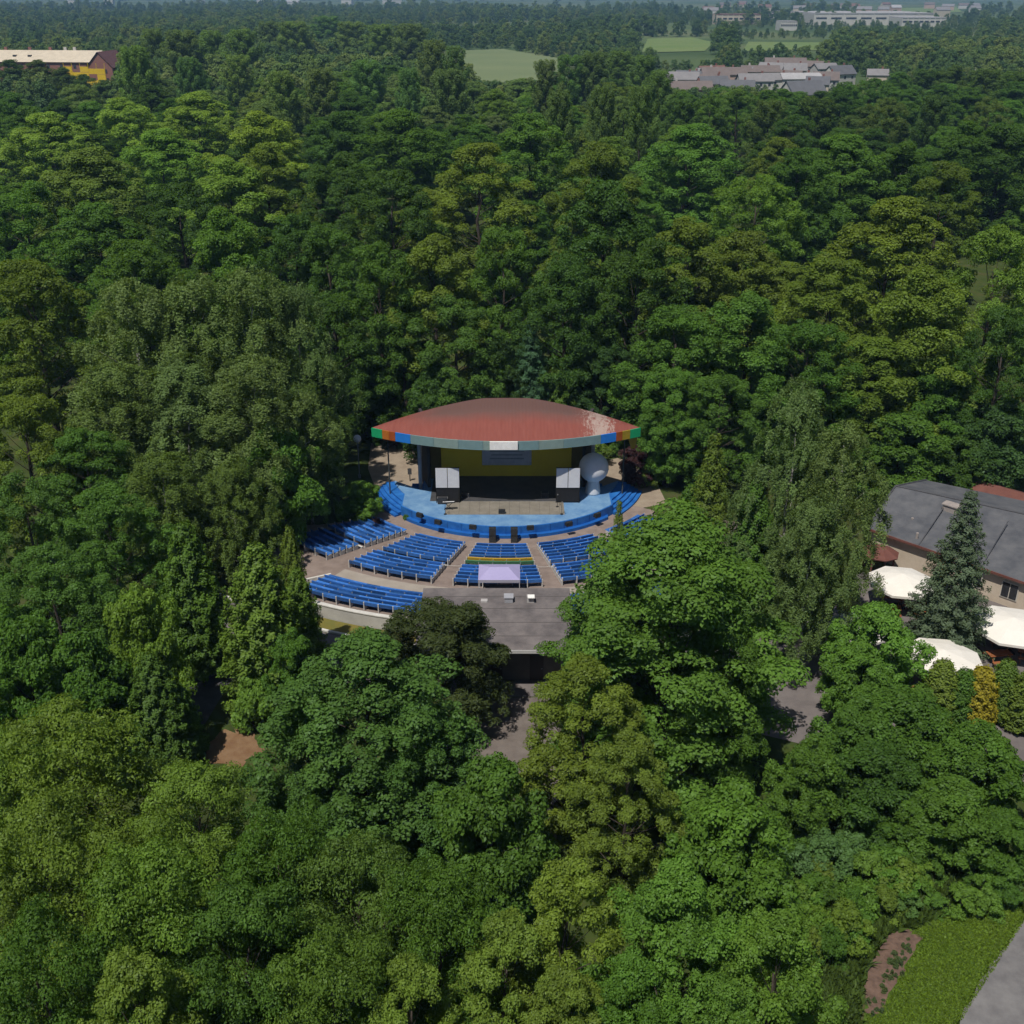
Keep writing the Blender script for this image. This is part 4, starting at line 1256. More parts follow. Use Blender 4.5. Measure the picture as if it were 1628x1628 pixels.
T = [
 # foreground, bottom left
 (110, 1140, 330, 14, 'ash', 'yg', 'feathery yellow-green tree left of the brown earth patch'),
 (305, 1228, 270, 13, 'ash', 'yg', 'feathery yellow-green tree just below the brown earth patch'),
 (50, 1290, 310, 14, 'ash', 'yg', 'feathery yellow-green tree on the left edge, below the middle'),
 (-10, 1170, 220, 12, 'ash', 'yg', 'feathery yellow-green tree cut by the left edge, above the others'),
 (230, 1370, 320, 15, 'ash', 'lg', 'wide feathery green tree in the lower left thicket'),
 (40, 1470, 300, 15, 'ash', 'mg', 'darker feathery tree in the bottom left corner'),
 (205, 1535, 250, 14, 'lime', 'yg', 'pale yellow-green round crown at the bottom edge, left'),
 (430, 1300, 270, 14, 'ash', 'mg', 'mid-green tree right below the bluish tree, to the left'),
 (380, 1425, 300, 14, 'ash', 'mg', 'mid-green feathery crown at the bottom, left of centre'),
 (560, 1345, 280, 14, 'ash', (.058, .09, .018), 'dull green feathery tree below the bluish tree'),
 (520, 1490, 300, 14, 'ash', (.058, .088, .016), 'dull olive crown at the bottom edge, left of centre'),
 (690, 1400, 270, 14, 'ash', 'mg', 'dim green tree above the two pale crowns at the bottom'),
 (780, 1235, 230, 11, 'lime', 'mg', 'mid-green tree at the lower end of the brown path'),
 (645, 1535, 200, 13, 'lime', 'yg', 'pale yellow-green round crown at the bottom edge, left of the wider one'),
 (905, 1388, 230, 14, 'lime', (.11, .135, .02), 'yellowish fine-leaved tree left of the bright green crowns'),
 (800, 1470, 220, 13, 'lime', 'yg', 'yellow-green fine-leaved tree at the bottom centre'),
 (900, 1560, 190, 12, 'lime', (.11, .135, .02), 'lowest yellowish crown at the bottom edge, centre'),
 (1080, 1395, 290, 14, 'dense', (.07, .14, .012), 'bright green rounded tree below the forked trunk'),
 (1245, 1475, 280, 13, 'dense', (.078, .14, .014), 'bright green rounded tree bordering the brown flower bed'),
 (1010, 1535, 230, 12, 'dense', 'bg', 'bright green crown on the bottom edge, right of centre'),
 (1150, 1570, 220, 11, 'dense', 'bg', 'bright green crown at the bottom edge between two larger ones'),
 # round the booth and path
 (575, 1028, 380, 15, 'dense', 'bl', 'large bluish-green tree in front of the rear bench block'),
 (480, 1120, 220, 11, 'dense', 'bl', 'smaller bluish-green crown leaning left beside the brown earth patch'),
 (660, 1120, 230, 12, 'dense', (.044, .088, .02), 'bluish-green crown left of the brown path'),
 (700, 974, 250, 9.2, 'pine', 'pi', 'dark brownish pine in front of the grey booth roof'),
 (600, 1015, 110, 8, 'pine', 'pi', 'small dark pine beside the grey curved wall'),
 (1075, 832, 420, 18.6, 'maple', (.064, .118, .014), 'big green maple covering the right-hand benches'),
 (1165, 985, 170, 13, 'maple', 'mg', 'lower green maple right of the big maple'),
 (985, 905, 240, 14.5, 'maple', (.06, .112, .014), 'green maple overlapping the right edge of the booth roof'),
 (985, 796, 66, 13.5, 'larch', 'ol', 'small brownish conifer tip poking up before the right steps'),
 (930, 1062, 235, 13.5, 'lime', 'ol', 'olive-green lime tree right of the brown path'),
 (1000, 1180, 190, 12, 'lime', (.08, .105, .02), 'olive crown below the big maple, over the forked trunk'),
 (1175, 1262, 240, 10, 'broad', 'bg', 'fresh green tree below the big maple, right of the forked trunk'),
 (1110, 1300, 130, 6, 'broad', 'mg', 'small green tree beside the forked trunk'),
 # right
 (1272, 622, 175, 20, 'birch', 'gr', 'tall weeping birch right of the yellowish conifer'),
 (1345, 690, 170, 18, 'birch', (.098, .122, .036), 'weeping birch in front of the restaurant roof'),
 (1300, 800, 170, 14, 'birch', 'gr', 'lower weeping birch above the grey path'),
 (1138, 690, 120, 15, 'larch', (.10, .11, .018), 'yellow-green conifer right of the stage'),
 (1205, 765, 105, 13, 'cypress', 'mg', 'dark green conifer between the yellowish conifer and the birch'),
 (1100, 770, 80, 9, 'cypress', 'mg', 'small green conifer above the big maple'),
 (1546, 780, 150, 13.6, 'spruce', 'sp', 'blue-grey spruce standing before the restaurant'),
 (1400, 972, 160, 8, 'broad', (.07, .14, .012), 'bright green tree between the parasols'),
 (1372, 1030, 130, 6.5, 'broad', 'bg', 'fresh green tree right of the grey path'),
 (1370, 1128, 160, 7, 'broad', 'mg', 'dark green tree below the grey path, left of the hedge'),
 (1440, 1110, 200, 7, 'broad', 'mg', 'dark green tree below the bright green one near the parasols'),
 (1550, 1160, 200, 7, 'broad', 'mg', 'dark green tree below the golden conifer'),
 (1290, 1190, 140, 6.5, 'broad', 'mg', 'dark green tree right of the big maple foot'),
 (1400, 1195, 180, 6, 'broad', 'dg', 'very dark green tree in the lower right thicket'),
 (1520, 1245, 180, 5.5, 'broad', 'mg', 'dark green spreading tree by the right edge, above the lawn'),
 (1605, 1300, 120, 4.5, 'broad', 'mg', 'dark green tree at the right edge, beside the road'),
 (1445, 1275, 120, 3.8, 'broad', 'mg', 'low green tree above the brown flower bed'),
 (1503, 1052, 62, 5.0, 'thuja', (.10, .115, .02), 'yellowish green clipped conifer before the lower parasol'),
 (1537, 1066, 50, 4.6, 'thuja', 'mg', 'dark green clipped conifer left of the golden one'),
 (1566, 1062, 58, 4.8, 'thuja', 'go', 'golden yellow clipped conifer in the terrace hedge'),
 (1604, 1052, 52, 4.8, 'thuja', (.07, .10, .02), 'green clipped conifer right of the golden one'),
 (1640, 1070, 60, 4.6, 'thuja', (.08, .10, .02), 'green clipped conifer on the right edge of the picture'),
 (1468, 1092, 60, 4.4, 'thuja', (.07, .11, .02), 'green clipped conifer at the left end of the hedge'),
 # round the stage
 (430, 690, 165, 11.5, 'maple', (.055, .13, .012), 'bright green maple left of the far left benches'),
 (570, 768, 75, 4.6, 'maple', (.06, .13, .014), 'small bright green tree beside the blue stage steps'),
 (600, 826, 22, 1.6, 'shrub', 'rd', 'small dark red bush by the foot of the blue steps'),
 (1012, 712, 60, 4.4, 'lime', 'rd', 'dark red-leaved tree right of the stage'),
 (950, 706, 40, 2.6, 'shrub', 'yg', 'yellow-green bush behind the white balloon'),
 (1062, 668, 80, 7.5, 'broad', (.075, .15, .012), 'bright green small tree right of the red roof tip'),
 (1030, 745, 36, 2.2, 'shrub', (.10, .08, .02), 'brownish low bush at the right end of the stage'),
 (845, 505, 95, 15.6, 'spruce', (.036, .085, .045), 'bluish conifer right behind the red roof'),
 (892, 575, 75, 10.5, 'cypress', (.07, .115, .02), 'yellow-green conifer behind the red roof, beside the bluish one'),
 (985, 640, 60, 6, 'larch', 'mg', 'small conifer peeping over the right end of the red roof'),
 # left of the stage
 (205, 460, 215, 23, 'birch', 'gr', 'leftmost tall birch of the birch group'),
 (300, 450, 215, 23.5, 'birch', (.09, .112, .034), 'second birch from the left in the birch group'),
 (395, 444, 215, 24, 'birch', 'gr', 'third birch from the left in the birch group'),
 (470, 462, 150, 22.5, 'birch', (.08, .108, .038), 'rightmost tall birch of the birch group'),
 (185, 590, 215, 16, 'birch', (.08, .105, .034), 'lower birch at the left foot of the birch group'),
 (285, 580, 225, 17, 'birch', 'gr', 'lower birch in the middle of the birch group'),
 (400, 580, 225, 17.5, 'birch', (.086, .108, .034), 'lower birch on the right of the birch group'),
 (478, 615, 140, 15, 'birch', (.07, .095, .022), 'lower birch nearest the stage'),
 (255, 730, 190, 12, 'birch', (.066, .092, .022), 'lowest dim birch under the birch group'),
 (365, 740, 150, 11, 'birch', (.066, .09, .022), 'low dim birch left of the bright green maple'),
 (40, 425, 200, 22, 'broad', 'br', 'brownish-olive tree on the left edge'),
 (30, 640, 190, 15, 'broad', 'ol', 'olive-green tree below the brownish one on the left edge'),
 (130, 690, 170, 13, 'broad', 'mg', 'mid-green tree left of the lowest birch'),
 (30, 770, 160, 14, 'broad', 'bl', 'bluish dark tree on the left edge, mid-height'),
 (165, 785, 190, 13, 'broad', (.055, .105, .018), 'green tree left of the dark conifer pair'),
 (70, 885, 200, 12.5, 'broad', 'bl', 'bluish-green tree on the left, above the yellow-green thicket'),
 (25, 985, 170, 11.5, 'broad', 'mg', 'dark tree on the left edge, above the feathery trees'),
 (212, 950, 145, 11, 'maple', 'lg', 'pale green maple left of the dark path'),
 (125, 1020, 180, 10, 'maple', 'mg', 'mid-green tree below the bluish tree on the left'),
 (290, 832, 120, 12.5, 'cypress', (.055, .092, .016), 'green conifer left of the bushy conifer by the benches'),
 (405, 866, 150, 13, 'cypress', (.075, .112, .016), 'bushy yellow-green conifer left of the rear benches'),
 (458, 838, 62, 11.5, 'cypress', 'ol', 'slim conifer touching the left benches'),
 (470, 905, 80, 9, 'cypress', (.075, .11, .016), 'lower conifer in front of the left benches'),
 (235, 1040, 110, 9, 'cypress', (.055, .092, .018), 'rounded green conifer left of the dark path'),
 (280, 1085, 70, 6, 'cypress', (.055, .088, .018), 'small conifer at the edge of the dark path'),
 (400, 1080, 90, 4, 'shrub', 'lg', 'yellow-green shrub right of the dark path'),
 (455, 1012, 90, 7, 'broad', (.06, .11, .018), 'small green tree at the left end of the grey wall'),
 # wall of trees behind the stage
 (600, 398, 150, 22.5, 'broad', 'mg', 'tall green tree behind the stage, left'),
 (690, 382, 160, 23.5, 'lime', 'ol', 'tall olive-green tree behind the left of the red roof'),
 (725, 475, 150, 18, 'broad', 'bl', 'bluish-green tree right behind the red roof, left half'),
 (640, 505, 140, 15.5, 'broad', 'dg', 'dark tree behind the left tip of the red roof'),
 (575, 545, 130, 11.3, 'broad', 'mg', 'green tree above the globe lamp'),
 (690, 585, 110, 11, 'broad', 'dg', 'dark low tree touching the left back of the roof'),
 (520, 480, 140, 18, 'broad', 'dg', 'dark tree between the birch group and the stage'),
 (500, 600, 100, 13, 'broad', 'dg', 'dark shaded tree left of the globe lamp'),
 (760, 236, 170, 26, 'lime', (.10, .12, .016), 'yellow-olive tree high above the roof, left'),
 (842, 190, 185, 26, 'dense', (.066, .13, .014), 'bright green broad tree above the middle of the roof'),
 (950, 232, 150, 26, 'lime', 'ol', 'olive tree with pale tips right of the bright one'),
 (965, 300, 200, 27, 'dense', 'dg', 'huge dark green tree behind the right half of the roof'),
 (1015, 395, 170, 22.5, 'broad', 'dg', 'dark green tree behind the right tip of the roof'),
 (900, 420, 150, 21, 'broad', 'dg', 'dark tree above the bluish conifer'),
 (800, 370, 130, 22, 'broad', 'mg', 'mid-green tree in the gap above the middle of the roof'),
 (790, 540, 90, 13, 'broad', (.025, .055, .015), 'dark low tree behind the top of the roof'),
 (960, 540, 110, 13, 'broad', (.025, .055, .016), 'dark low tree behind the right of the roof'),
 # right of the stage
 (1095, 358, 190, 23.5, 'lime', 'ol', 'olive tree right of the huge dark tree'),
 (1190, 375, 170, 22, 'lime', (.092, .105, .02), 'brownish-olive tree above the yellowish conifer'),
 (1080, 500, 180, 17.5, 'broad', 'mg', 'green tree to the right of the red roof, upper'),
 (1195, 480, 220, 18.5, 'dense', (.045, .10, .018), 'wide green tree above the birch, left'),
 (1290, 520, 180, 17, 'broad', 'mg', 'green tree directly above the birch'),
 (1075, 590, 130, 13, 'broad', 'bg', 'green tree above the bright small one by the roof tip'),
 (1150, 600, 150, 13, 'broad', 'mg', 'green tree above the yellowish conifer'),
 (1425, 325, 230, 24, 'lime', (.10, .13, .018), 'large yellow-green tree in the right wood'),
 (1325, 420, 190, 21, 'lime', 'ol', 'olive tree left of the large yellow-green one'),
 (1470, 440, 240, 21.5, 'lime', (.084, .108, .02), 'big olive-green tree above the restaurant'),
 (1390, 545, 220, 15, 'lime', (.07, .10, .018), 'green-olive tree above the restaurant roof, left'),
 (1500, 575, 200, 13.4, 'broad', 'mg', 'green tree above the restaurant roof, right'),
 (1595, 375, 150, 23, 'broad', 'lg', 'light green tree on the right edge'),
 (1605, 500, 150, 19, 'broad', 'dg', 'dark tree on the right edge above the restaurant'),
 (1600, 650, 150, 10, 'broad', (.035, .06, .02), 'dim tree on the right edge behind the maroon roof'),
 (1440, 665, 170, 9, 'broad', 'mg', 'green tree overhanging the restaurant roof'),
 (1540, 690, 130, 7.6, 'broad', 'dg', 'dark tree behind the spruce tip'),
 (1455, 612, 190, 10.5, 'broad', 'dg', 'dark low tree right behind the restaurant roof'),
 (1555, 622, 180, 10, 'broad', (.03, .058, .014), 'dark low tree behind the restaurant, left of the maroon roof'),
 (1100, 205, 190, 24, 'broad', (.062, .128, .014), 'bright green tree below the distant houses, left'),
 (1205, 285, 150, 22, 'broad', 'lg', 'light green tree right of centre, below the houses'),
 (1270, 245, 160, 23, 'broad', 'mg', 'mid-green tree below the slate-roofed house'),
 (1345, 222, 190, 24, 'broad', (.062, .125, .016), 'bright green tree in the right wood, upper'),
 (1440, 235, 150, 23, 'broad', 'mg', 'mid-green tree behind the large yellow-green one'),
 (1505, 262, 130, 23, 'lime', 'br', 'brownish tree near the right edge, upper'),
 (1600, 205, 170, 24, 'broad', 'dg', 'dark tree on the right edge, upper'),
 (1540, 200, 150, 23, 'broad', 'mg', 'mid-green tree behind the brownish one'),
 # upper left
 (135, 245, 215, 24, 'lime', (.105, .12, .028), 'pale olive clumpy tree in the upper left'),
 (30, 300, 160, 22, 'broad', 'bg', 'green tree left of the pale olive one'),
 (420, 235, 125, 24, 'lime', (.11, .125, .022), 'pale yellow-olive tree at the right end of the light canopy'),
 (350, 343, 175, 22, 'dense', (.06, .125, .014), 'bright green tree above the birch group'),
 (215, 392, 170, 21, 'broad', 'mg', 'mid-green tree above the left birches'),
 (280, 300, 160, 22, 'broad', 'dg', 'dark tree right of the pale olive one'),
 (465, 350, 140, 22, 'broad', 'dg', 'dark green tree right of the bright one above the birches'),
 (540, 255, 160, 24, 'broad', 'dg', 'dark tree right of the light canopy'),
 (520, 370, 130, 21, 'broad', (.05, .085, .016), 'green-olive tree above the right birches'),
 (640, 182, 170, 25, 'broad', 'mg', 'mid-green tree below the poplars, right'),
 (620, 280, 160, 23.5, 'broad', 'dg', 'dark tree left of the yellow-olive one'),
 (545, 185, 150, 24, 'broad', (.04, .08, .018), 'dull green tree below the middle poplars'),
 (70, 185, 230, 23, 'broad', (.125, .185, .022), 'light green spreading crown at the left edge, below the pale roof'),
 (190, 162, 220, 23, 'broad', (.13, .19, .024), 'light green spreading crown below the yellow scaffold'),
 (310, 152, 220, 23.5, 'broad', (.135, .19, .026), 'light green spreading crown at the top of the left wood'),
 (410, 185, 180, 24, 'lime', (.13, .18, .022), 'yellow-green crown at the right of the light canopy'),
 (250, 212, 200, 22, 'broad', (.10, .17, .018), 'bright green crown in the middle of the light canopy'),
 (360, 260, 180, 22, 'broad', (.115, .17, .02), 'light green crown in front of the light canopy'),
 (150, 330, 180, 20, 'broad', 'mg', 'mid-green crown under the pale olive tree'),
 (15, 98, 100, 20, 'broad', (.05, .075, .018), 'round tree at the left edge before the pale-roofed building'),
 (100, 110, 70, 19, 'broad', (.05, .07, .018), 'olive-dark tree left of the yellow scaffold'),
 (165, 130, 60, 16, 'broad', (.055, .085, .02), 'round tree in front of the steep maroon roof'),
 (60, 98, 120, 20, 'broad', (.055, .07, .02), 'olive-dark tree in front of the pale-roofed building'),
 (132, 121, 70, 17, 'broad', (.05, .075, .02), 'round tree below the yellow scaffold'),
]
for row in T:
    tree_px(*row)
# rows of poplars on the skyline
POP = [(205, 78), (240, 62), (285, 58), (330, 52), (378, 46), (425, 55), (470, 50), (515, 48), (560, 56), (605, 60), (648, 52), (690, 64), (728, 88),
       (225, 118), (300, 110), (370, 108), (440, 112), (510, 108), (580, 115), (650, 112), (715, 128)]
ORDN = ORD + ['ninth', 'tenth', 'eleventh', 'twelfth', 'thirteenth', 'fourteenth', 'fifteenth']
cnt = {}
def nth(k):
    cnt[k] = cnt.get(k, -1) + 1
    return ORDN[cnt[k]]
for px, py in POP:
    row = 'tall skyline row' if py < 100 else 'lower row in front'
    tree_px(px + rtree.uniform(-6, 6), py - 11 + rtree.uniform(-16, 16), rtree.uniform(56, 84), rtree.uniform(28, 32) if py < 100 else rtree.uniform(25, 27), 'poplar', (.092 * rtree.uniform(.85, 1.2), .135 * rtree.uniform(.88, 1.15), .04),
            '%s poplar from the left in the %s left of the pale field' % (nth(row), row), 'poplars left of the field')
for px, py in [(868, 112), (905, 100), (945, 92), (985, 96), (1025, 98), (1050, 120), (890, 150), (960, 145), (1020, 150)]:
    row = 'upper row' if py < 130 else 'lower row'
    tree_px(px, py - 8 + rtree.uniform(-8, 8), rtree.uniform(54, 76), rtree.uniform(25, 28), 'poplar', (.08, .122 * rtree.uniform(.88, 1.15), .034), '%s poplar from the left in the %s between the pale field and the houses' % (nth('r' + row), row), 'poplars right of the field')
for px, py in [(1085, 160), (1130, 152), (1175, 148), (1225, 162), (1300, 158), (1345, 135), (1385, 128), (1430, 118), (1475, 112), (1520, 108), (1570, 112), (1615, 116), (1410, 160), (1490, 155), (1575, 160)]:
    row = 'back' if (py < 150 or px < 1330) else 'front'
    tree_px(px, py, rtree.uniform(70, 95), rtree.uniform(20, 23), rtree.choice(['poplar', 'broad', 'lime']), (.06 * rtree.uniform(.85, 1.2), .09 * rtree.uniform(.9, 1.15), .022),
            '%s grey-green tree from the left in the %s row below the distant houses' % (nth('h' + row), row), 'trees below the distant houses')

# thicket of shrubs on the slope by the lawn
rs2 = random.Random(5)
for i in range(64):
    px, py = rs2.uniform(1120, 1490), rs2.uniform(1300, 1500)
    if px > 1345 + (1500 - py) * .8: continue
    tree_px(px, py, rs2.uniform(45, 95), rs2.uniform(1.2, 2.6), 'shrub', rs2.choice(['lg', 'mg', 'bg', (.06, .10, .035), (.085, .12, .02)]), 'low green shrub in the thicket above the flower bed', 'shrubs above the flower bed')
for i in range(16):
    px = rs2.uniform(1440, 1628); py = 1395 - (px - 1440) * .12 + rs2.uniform(-25, 40)
    tree_px(px, py, rs2.uniform(40, 70), rs2.uniform(.9, 1.7), 'shrub', rs2.choice(['lg', 'mg', 'bg', (.07, .11, .035)]), 'low green shrub along the upper edge of the lawn', 'shrubs along the lawn')
for i in range(34):
    t = rs2.random()
    px, py = 1388 + 58 * t + rs2.uniform(-14, 14), 1600 - 108 * t + rs2.uniform(-14, 14)
    tree_px(px, py, rs2.uniform(6, 15), rs2.uniform(.15, .4), 'shrub', (.06, .07, .03), 'small young plant on the brown flower bed', 'plants on the flower bed')
for i in range(7):
    p = at(598 + i * 14, 712 + rs2.uniform(-5, 3), 0)
    tree_at(p.x, p.y, rs2.uniform(.8, 1.6), rs2.uniform(.5, .8), 'shrub', rs2.choice(['mg', 'rd', (.08, .05, .03), 'dg']), 'low bush along the back edge of the sandy plaza', 'bushes behind the plaza')
for px, py, lab in ((645, 826, 'pot plant on the pavement by the blue steps'), (586, 812, 'bush at the outer foot of the blue steps')):
    p = at(px, py, 0)
    tree_at(p.x, p.y, .9, .45, 'shrub', 'mg', lab)

# dense wood further back: every tree a thing, kept below what the photograph shows over it
def skyline(px):
    pts = [(-300, 150), (0, 106), (100, 109), (125, 128), (180, 134), (195, 120), (205, 85), (740, 90), (750, 126), (905, 126), (915, 110), (1045, 120), (1055, 138), (1180, 134), (1240, 144), (1315, 146), (1330, 138), (1400, 128), (1628, 118), (1950, 110)]
    for (a, ya), (b, yb) in zip(pts, pts[1:]):
        if px <= b:
            return ya + (yb - ya) * (px - a) / (b - a)
    return 110
rw = random.Random(21)
n_auto = 0
used = {}
HAND = [q for q in TREES if q[1] > 85]
Y = 128.0
while Y < 470:
    step = 13.5 + (Y - 128) * .03
    half = Y * .52 + 12
    x = -half + rw.uniform(0, step)
    while x < half:
        xx, yy = x + rw.uniform(-3, 3), Y + rw.uniform(-3.5, 3.5)
        x += step * rw.uniform(.85, 1.25)
        rad = rw.uniform(5.2, 9.2) + (Y - 128) * .010
        if any((xx - a) ** 2 + (yy - b) ** 2 < ((.84 if yy < 235 else .68) * (rad + c)) ** 2 for a, b, c, _, _ in TREES):
            continue
        px, _, _ = px_of(xx, yy, 15)
        if px < 190 and yy > 395: continue
        ylim = skyline(px) + rw.uniform(0, 14)
        phi = PITCH + math.atan((ylim - 814) / FPX)
        hmax = CAM_H - yy * math.tan(phi)
        h = min(rw.uniform(11, 17) if yy < 235 else rw.uniform(15, 21), hmax)
        if h < 6: continue
        if h < 12: rad *= .7
        # woods grow in patches of a kind: often the colour of the nearest tree
        nb_t = min(HAND, key=lambda q: (q[0] - xx) ** 2 + (q[1] - yy) ** 2)
        near = math.hypot(nb_t[0] - xx, nb_t[1] - yy)
        ck = rw.choice(['mg', 'mg', 'dg', 'dg', 'bg', 'ol', 'lg'])
        colr = PAL[ck]
        if near < 24 and rw.random() < .6:
            colr = (nb_t[3][0] / .96, nb_t[3][1] / 1.13, nb_t[3][2] / .95)
        g_, r_ = colr[1], colr[0]
        cn = 'dark green' if g_ < .075 else ('olive' if r_ > .72 * g_ else ('light green' if g_ > .118 else 'green'))
        dx_, dy_ = xx - nb_t[0], yy - nb_t[1]
        dirn = ('behind' if dy_ > 0 else 'in front of') if abs(dy_) > abs(dx_) else ('right of' if dx_ > 0 else 'left of')
        ws = nb_t[4].split()[:8]
        while ws[-1].strip(',') in ('of', 'the', 'in', 'at', 'on', 'and', 'a', 'by', 'to', 'from', 'with', 'below', 'above', 'behind', 'right', 'left', 'high', 'before', 'between', 'beside', 'near', 'pale', 'bright', 'large', 'red', 'yellowish', 'over', 'birch', 'poplar', 'tree', 'poplars,', 'yellow-olive', 'light', 'olive'): ws.pop()
        base_l = '%s tree %s the %s' % (cn, dirn, ' '.join(ws).strip(','))
        used[base_l] = used.get(base_l, 0) + 1
        if used[base_l] > 1: base_l = ORDN[min(14, used[base_l] - 1)] + ' ' + base_l
        tree_at(xx, yy, h, rad, rw.choice(['broad', 'broad', 'lime']), colr, base_l, 'trees of the dense wood')
        n_auto += 1
    Y += step * .95
print('auto trees', n_auto, 'all', len(TREES))

# grass blades on the lawn and in the rough beside it: too many to count
def blades(name, poly, n, hgt, label, cols, seed, avoid=None):
    g = np.random.default_rng(seed)
    xs_ = [p[0] for p in poly]; ys_ = [p[1] for p in poly]
    P = []
    while len(P) < n:
        x, y = g.uniform(min(xs_), max(xs_)), g.uniform(min(ys_), max(ys_))
        if inpoly(x, y, poly) and not (avoid and inpoly(x, y, avoid)): P.append((x, y, 2.02))
    P = np.array(P); a = g.uniform(0, 2 * PI, n)
    hh = hgt * g.uniform(.5, 1.4, n); wd_ = .05 + .25 * hh
    ln = g.normal(size=(n, 2)) * hgt * .5
    V = np.empty((n, 3, 3))
    V[:, 0] = P + np.stack([np.cos(a) * wd_, np.sin(a) * wd_, np.zeros(n)], 1)
    V[:, 1] = P - np.stack([np.cos(a) * wd_, np.sin(a) * wd_, np.zeros(n)], 1)
    V[:, 2] = P + np.stack([ln[:, 0], ln[:, 1], hh], 1)
    me = bpy.data.meshes.new(name)
    me.from_pydata(V.reshape(-1, 3).tolist(), [], np.arange(3 * n).reshape(n, 3).tolist())
    at2 = me.attributes.new('tone', 'FLOAT', 'POINT')
    at2.data.foreach_set('value', np.repeat(g.uniform(size=n), 3).astype(np.float32))
    me.materials.append(LEAF)
    o = put(name, me); o.color = (*cols, 1)
    tag(o, label, 'grass', kind='stuff')
def inpoly(x, y, P):
    c = False
    j = len(P) - 1
    for i in range(len(P)):
        if (P[i][1] > y) != (P[j][1] > y) and x < (P[j][0] - P[i][0]) * (y - P[i][1]) / (P[j][1] - P[i][1]) + P[i][0]:
            c = not c
        j = i
    return c
LP = [at(1376, 1640, 2), at(1380, 1560, 2), at(1440, 1480, 2), at(1560, 1425, 2), e0 + nr * .12 - dr * 3, e1 + nr * .12 + dr * 2]
blades('lawn_grass', LP, 26000, .07, 'short mown grass between the flower bed and the road', (.078, .125, .014), 5, BED_P)
RP = [at(1100, 1350, 2), at(1300, 1290, 2), at(1500, 1330, 2), at(1640, 1380, 2), at(1640, 1450, 2), at(1560, 1432, 2), at(1445, 1478, 2), at(1372, 1560, 2), at(1365, 1640, 2), at(1250, 1640, 2)]
blades('rough_grass', RP, 36000, .42, 'tall rough grass between the shrubs beside the lawn', (.042, .068, .014), 6, BED_P)

# ------------------------------------------------------------------ far buildings
WALLS = {'cream': (.50, .44, .36), 'white': (.50, .49, .47), 'orange': (.36, .23, .17), 'grey': (.40, .40, .40), 'pink': (.45, .32, .27), 'brick': (.24, .12, .10), 'green': (.40, .46, .42)}
ROOFS = {'slate': (.11, .115, .13), 'brown': (.15, .125, .12), 'grey': (.20, .195, .205), 'red': (.17, .10, .085), 'pale': (.50, .44, .35), 'light': (.33, .33, .345)}
def wm(n): return mat('wall_' + n, WALLS[n], tuple(v * 1.12 for v in WALLS[n]), .3, .9)
def rm(n): return mat('roof_' + n, ROOFS[n], tuple(v * 1.2 for v in ROOFS[n]), .4, .85)
WIN = mat('far_window', (.05, .055, .07), None, rough=.2, spec=.6)
def house(px, Yd, w_, d_, h_, rh, rz, wc, rc, label, nwin=3, chim=1, flat=False, hip=0.0, z0=0, group=None):
    w_, d_, h_, rh = (w_ * .78, d_ * .8, h_ * .8, rh * .8) if Yd < 1000 else (w_, d_, h_, rh)
    X = (px - 814) / FPX * px_of(0, Yd, h_)[2]
    o = thing('house', label, 'house', (X, Yd, z0), rz, group)
    k = MB(); k.box((0, 0, h_ / 2), (w_, d_, h_))
    if not flat and not hip:
        for s in (-1, 1):
            p = [(s * w_ / 2, -d_ / 2, h_), (s * w_ / 2, d_ / 2, h_), (s * w_ / 2, 0, h_ + rh)]
            k.poly(p if s > 0 else p[::-1])
    k.build('wall', wm(wc), o)
    k = MB()
    a, b, ov = w_ / 2 + .4, d_ / 2 + .5, .25
    if flat:
        k.box((0, 0, h_ + .15), (w_ + .4, d_ + .4, .3))
    else:
        t = .22
        for dz in (0, -t):
            vs_ = [(-a, -b, h_ - ov + dz), (a, -b, h_ - ov + dz), (a, b, h_ - ov + dz), (-a, b, h_ - ov + dz), (-a + hip, 0, h_ + rh + dz + .02), (a - hip, 0, h_ + rh + dz + .02)]
            fs = [(0, 1, 5, 4), (2, 3, 4, 5)] + ([(3, 0, 4), (1, 2, 5)] if hip else [])
            k.mesh_(vs_, fs if dz == 0 else [tuple(reversed(f)) for f in fs])
        for q in ((0, 1), (2, 3), (1, 2), (3, 0)):
            if not hip and q in ((1, 2), (3, 0)): continue
            P_ = [(-a, -b), (a, -b), (a, b), (-a, b)]
            k.poly([(*P_[q[0]], h_ - ov), (*P_[q[0]], h_ - ov - t), (*P_[q[1]], h_ - ov - t), (*P_[q[1]], h_ - ov)])
    r_ = k.build('roof', rm(rc), o)
    for i in range(chim):
        k = MB(); k.box((w_ * (.22 - .5 * i), d_ * .12, h_ + rh + .1), (.9, .7, 1.9 if not flat else 1.2)); k.build('chimney', wm('brick' if i % 2 == 0 else 'white'), r_)
    fl = max(1, int(h_ // 3))
    for f in range(fl):
        for i in range(nwin):
            k = MB(); x = -w_ / 2 + w_ * (i + .5) / nwin
            k.box((x, -d_ / 2 - .03, 1.6 + 2.9 * f), (1.25, .1, 1.4)); k.build('window', WIN, o)
    return o
R1 = random.Random(3)
house(1095, 535, 26, 11, 8.5, 4, .05, 'orange', 'brown', 'orange-walled block at the left end of the distant houses', 6, 2)
house(1085, 590, 20, 10, 9, 4, -.1, 'grey', 'grey', 'grey-roofed house behind the orange block', 4, 1)
house(1133, 572, 18, 10, 8, 4, .2, 'cream', 'slate', 'cream house right of the orange block', 4, 1)
house(1150, 625, 30, 11, 9, 4, .05, 'pink', 'brown', 'long pinkish house in the back row', 6, 2)
house(1172, 555, 20, 10, 7.5, 3.8, -.15, 'green', 'slate', 'pale greenish house in the middle of the distant row', 4, 1)
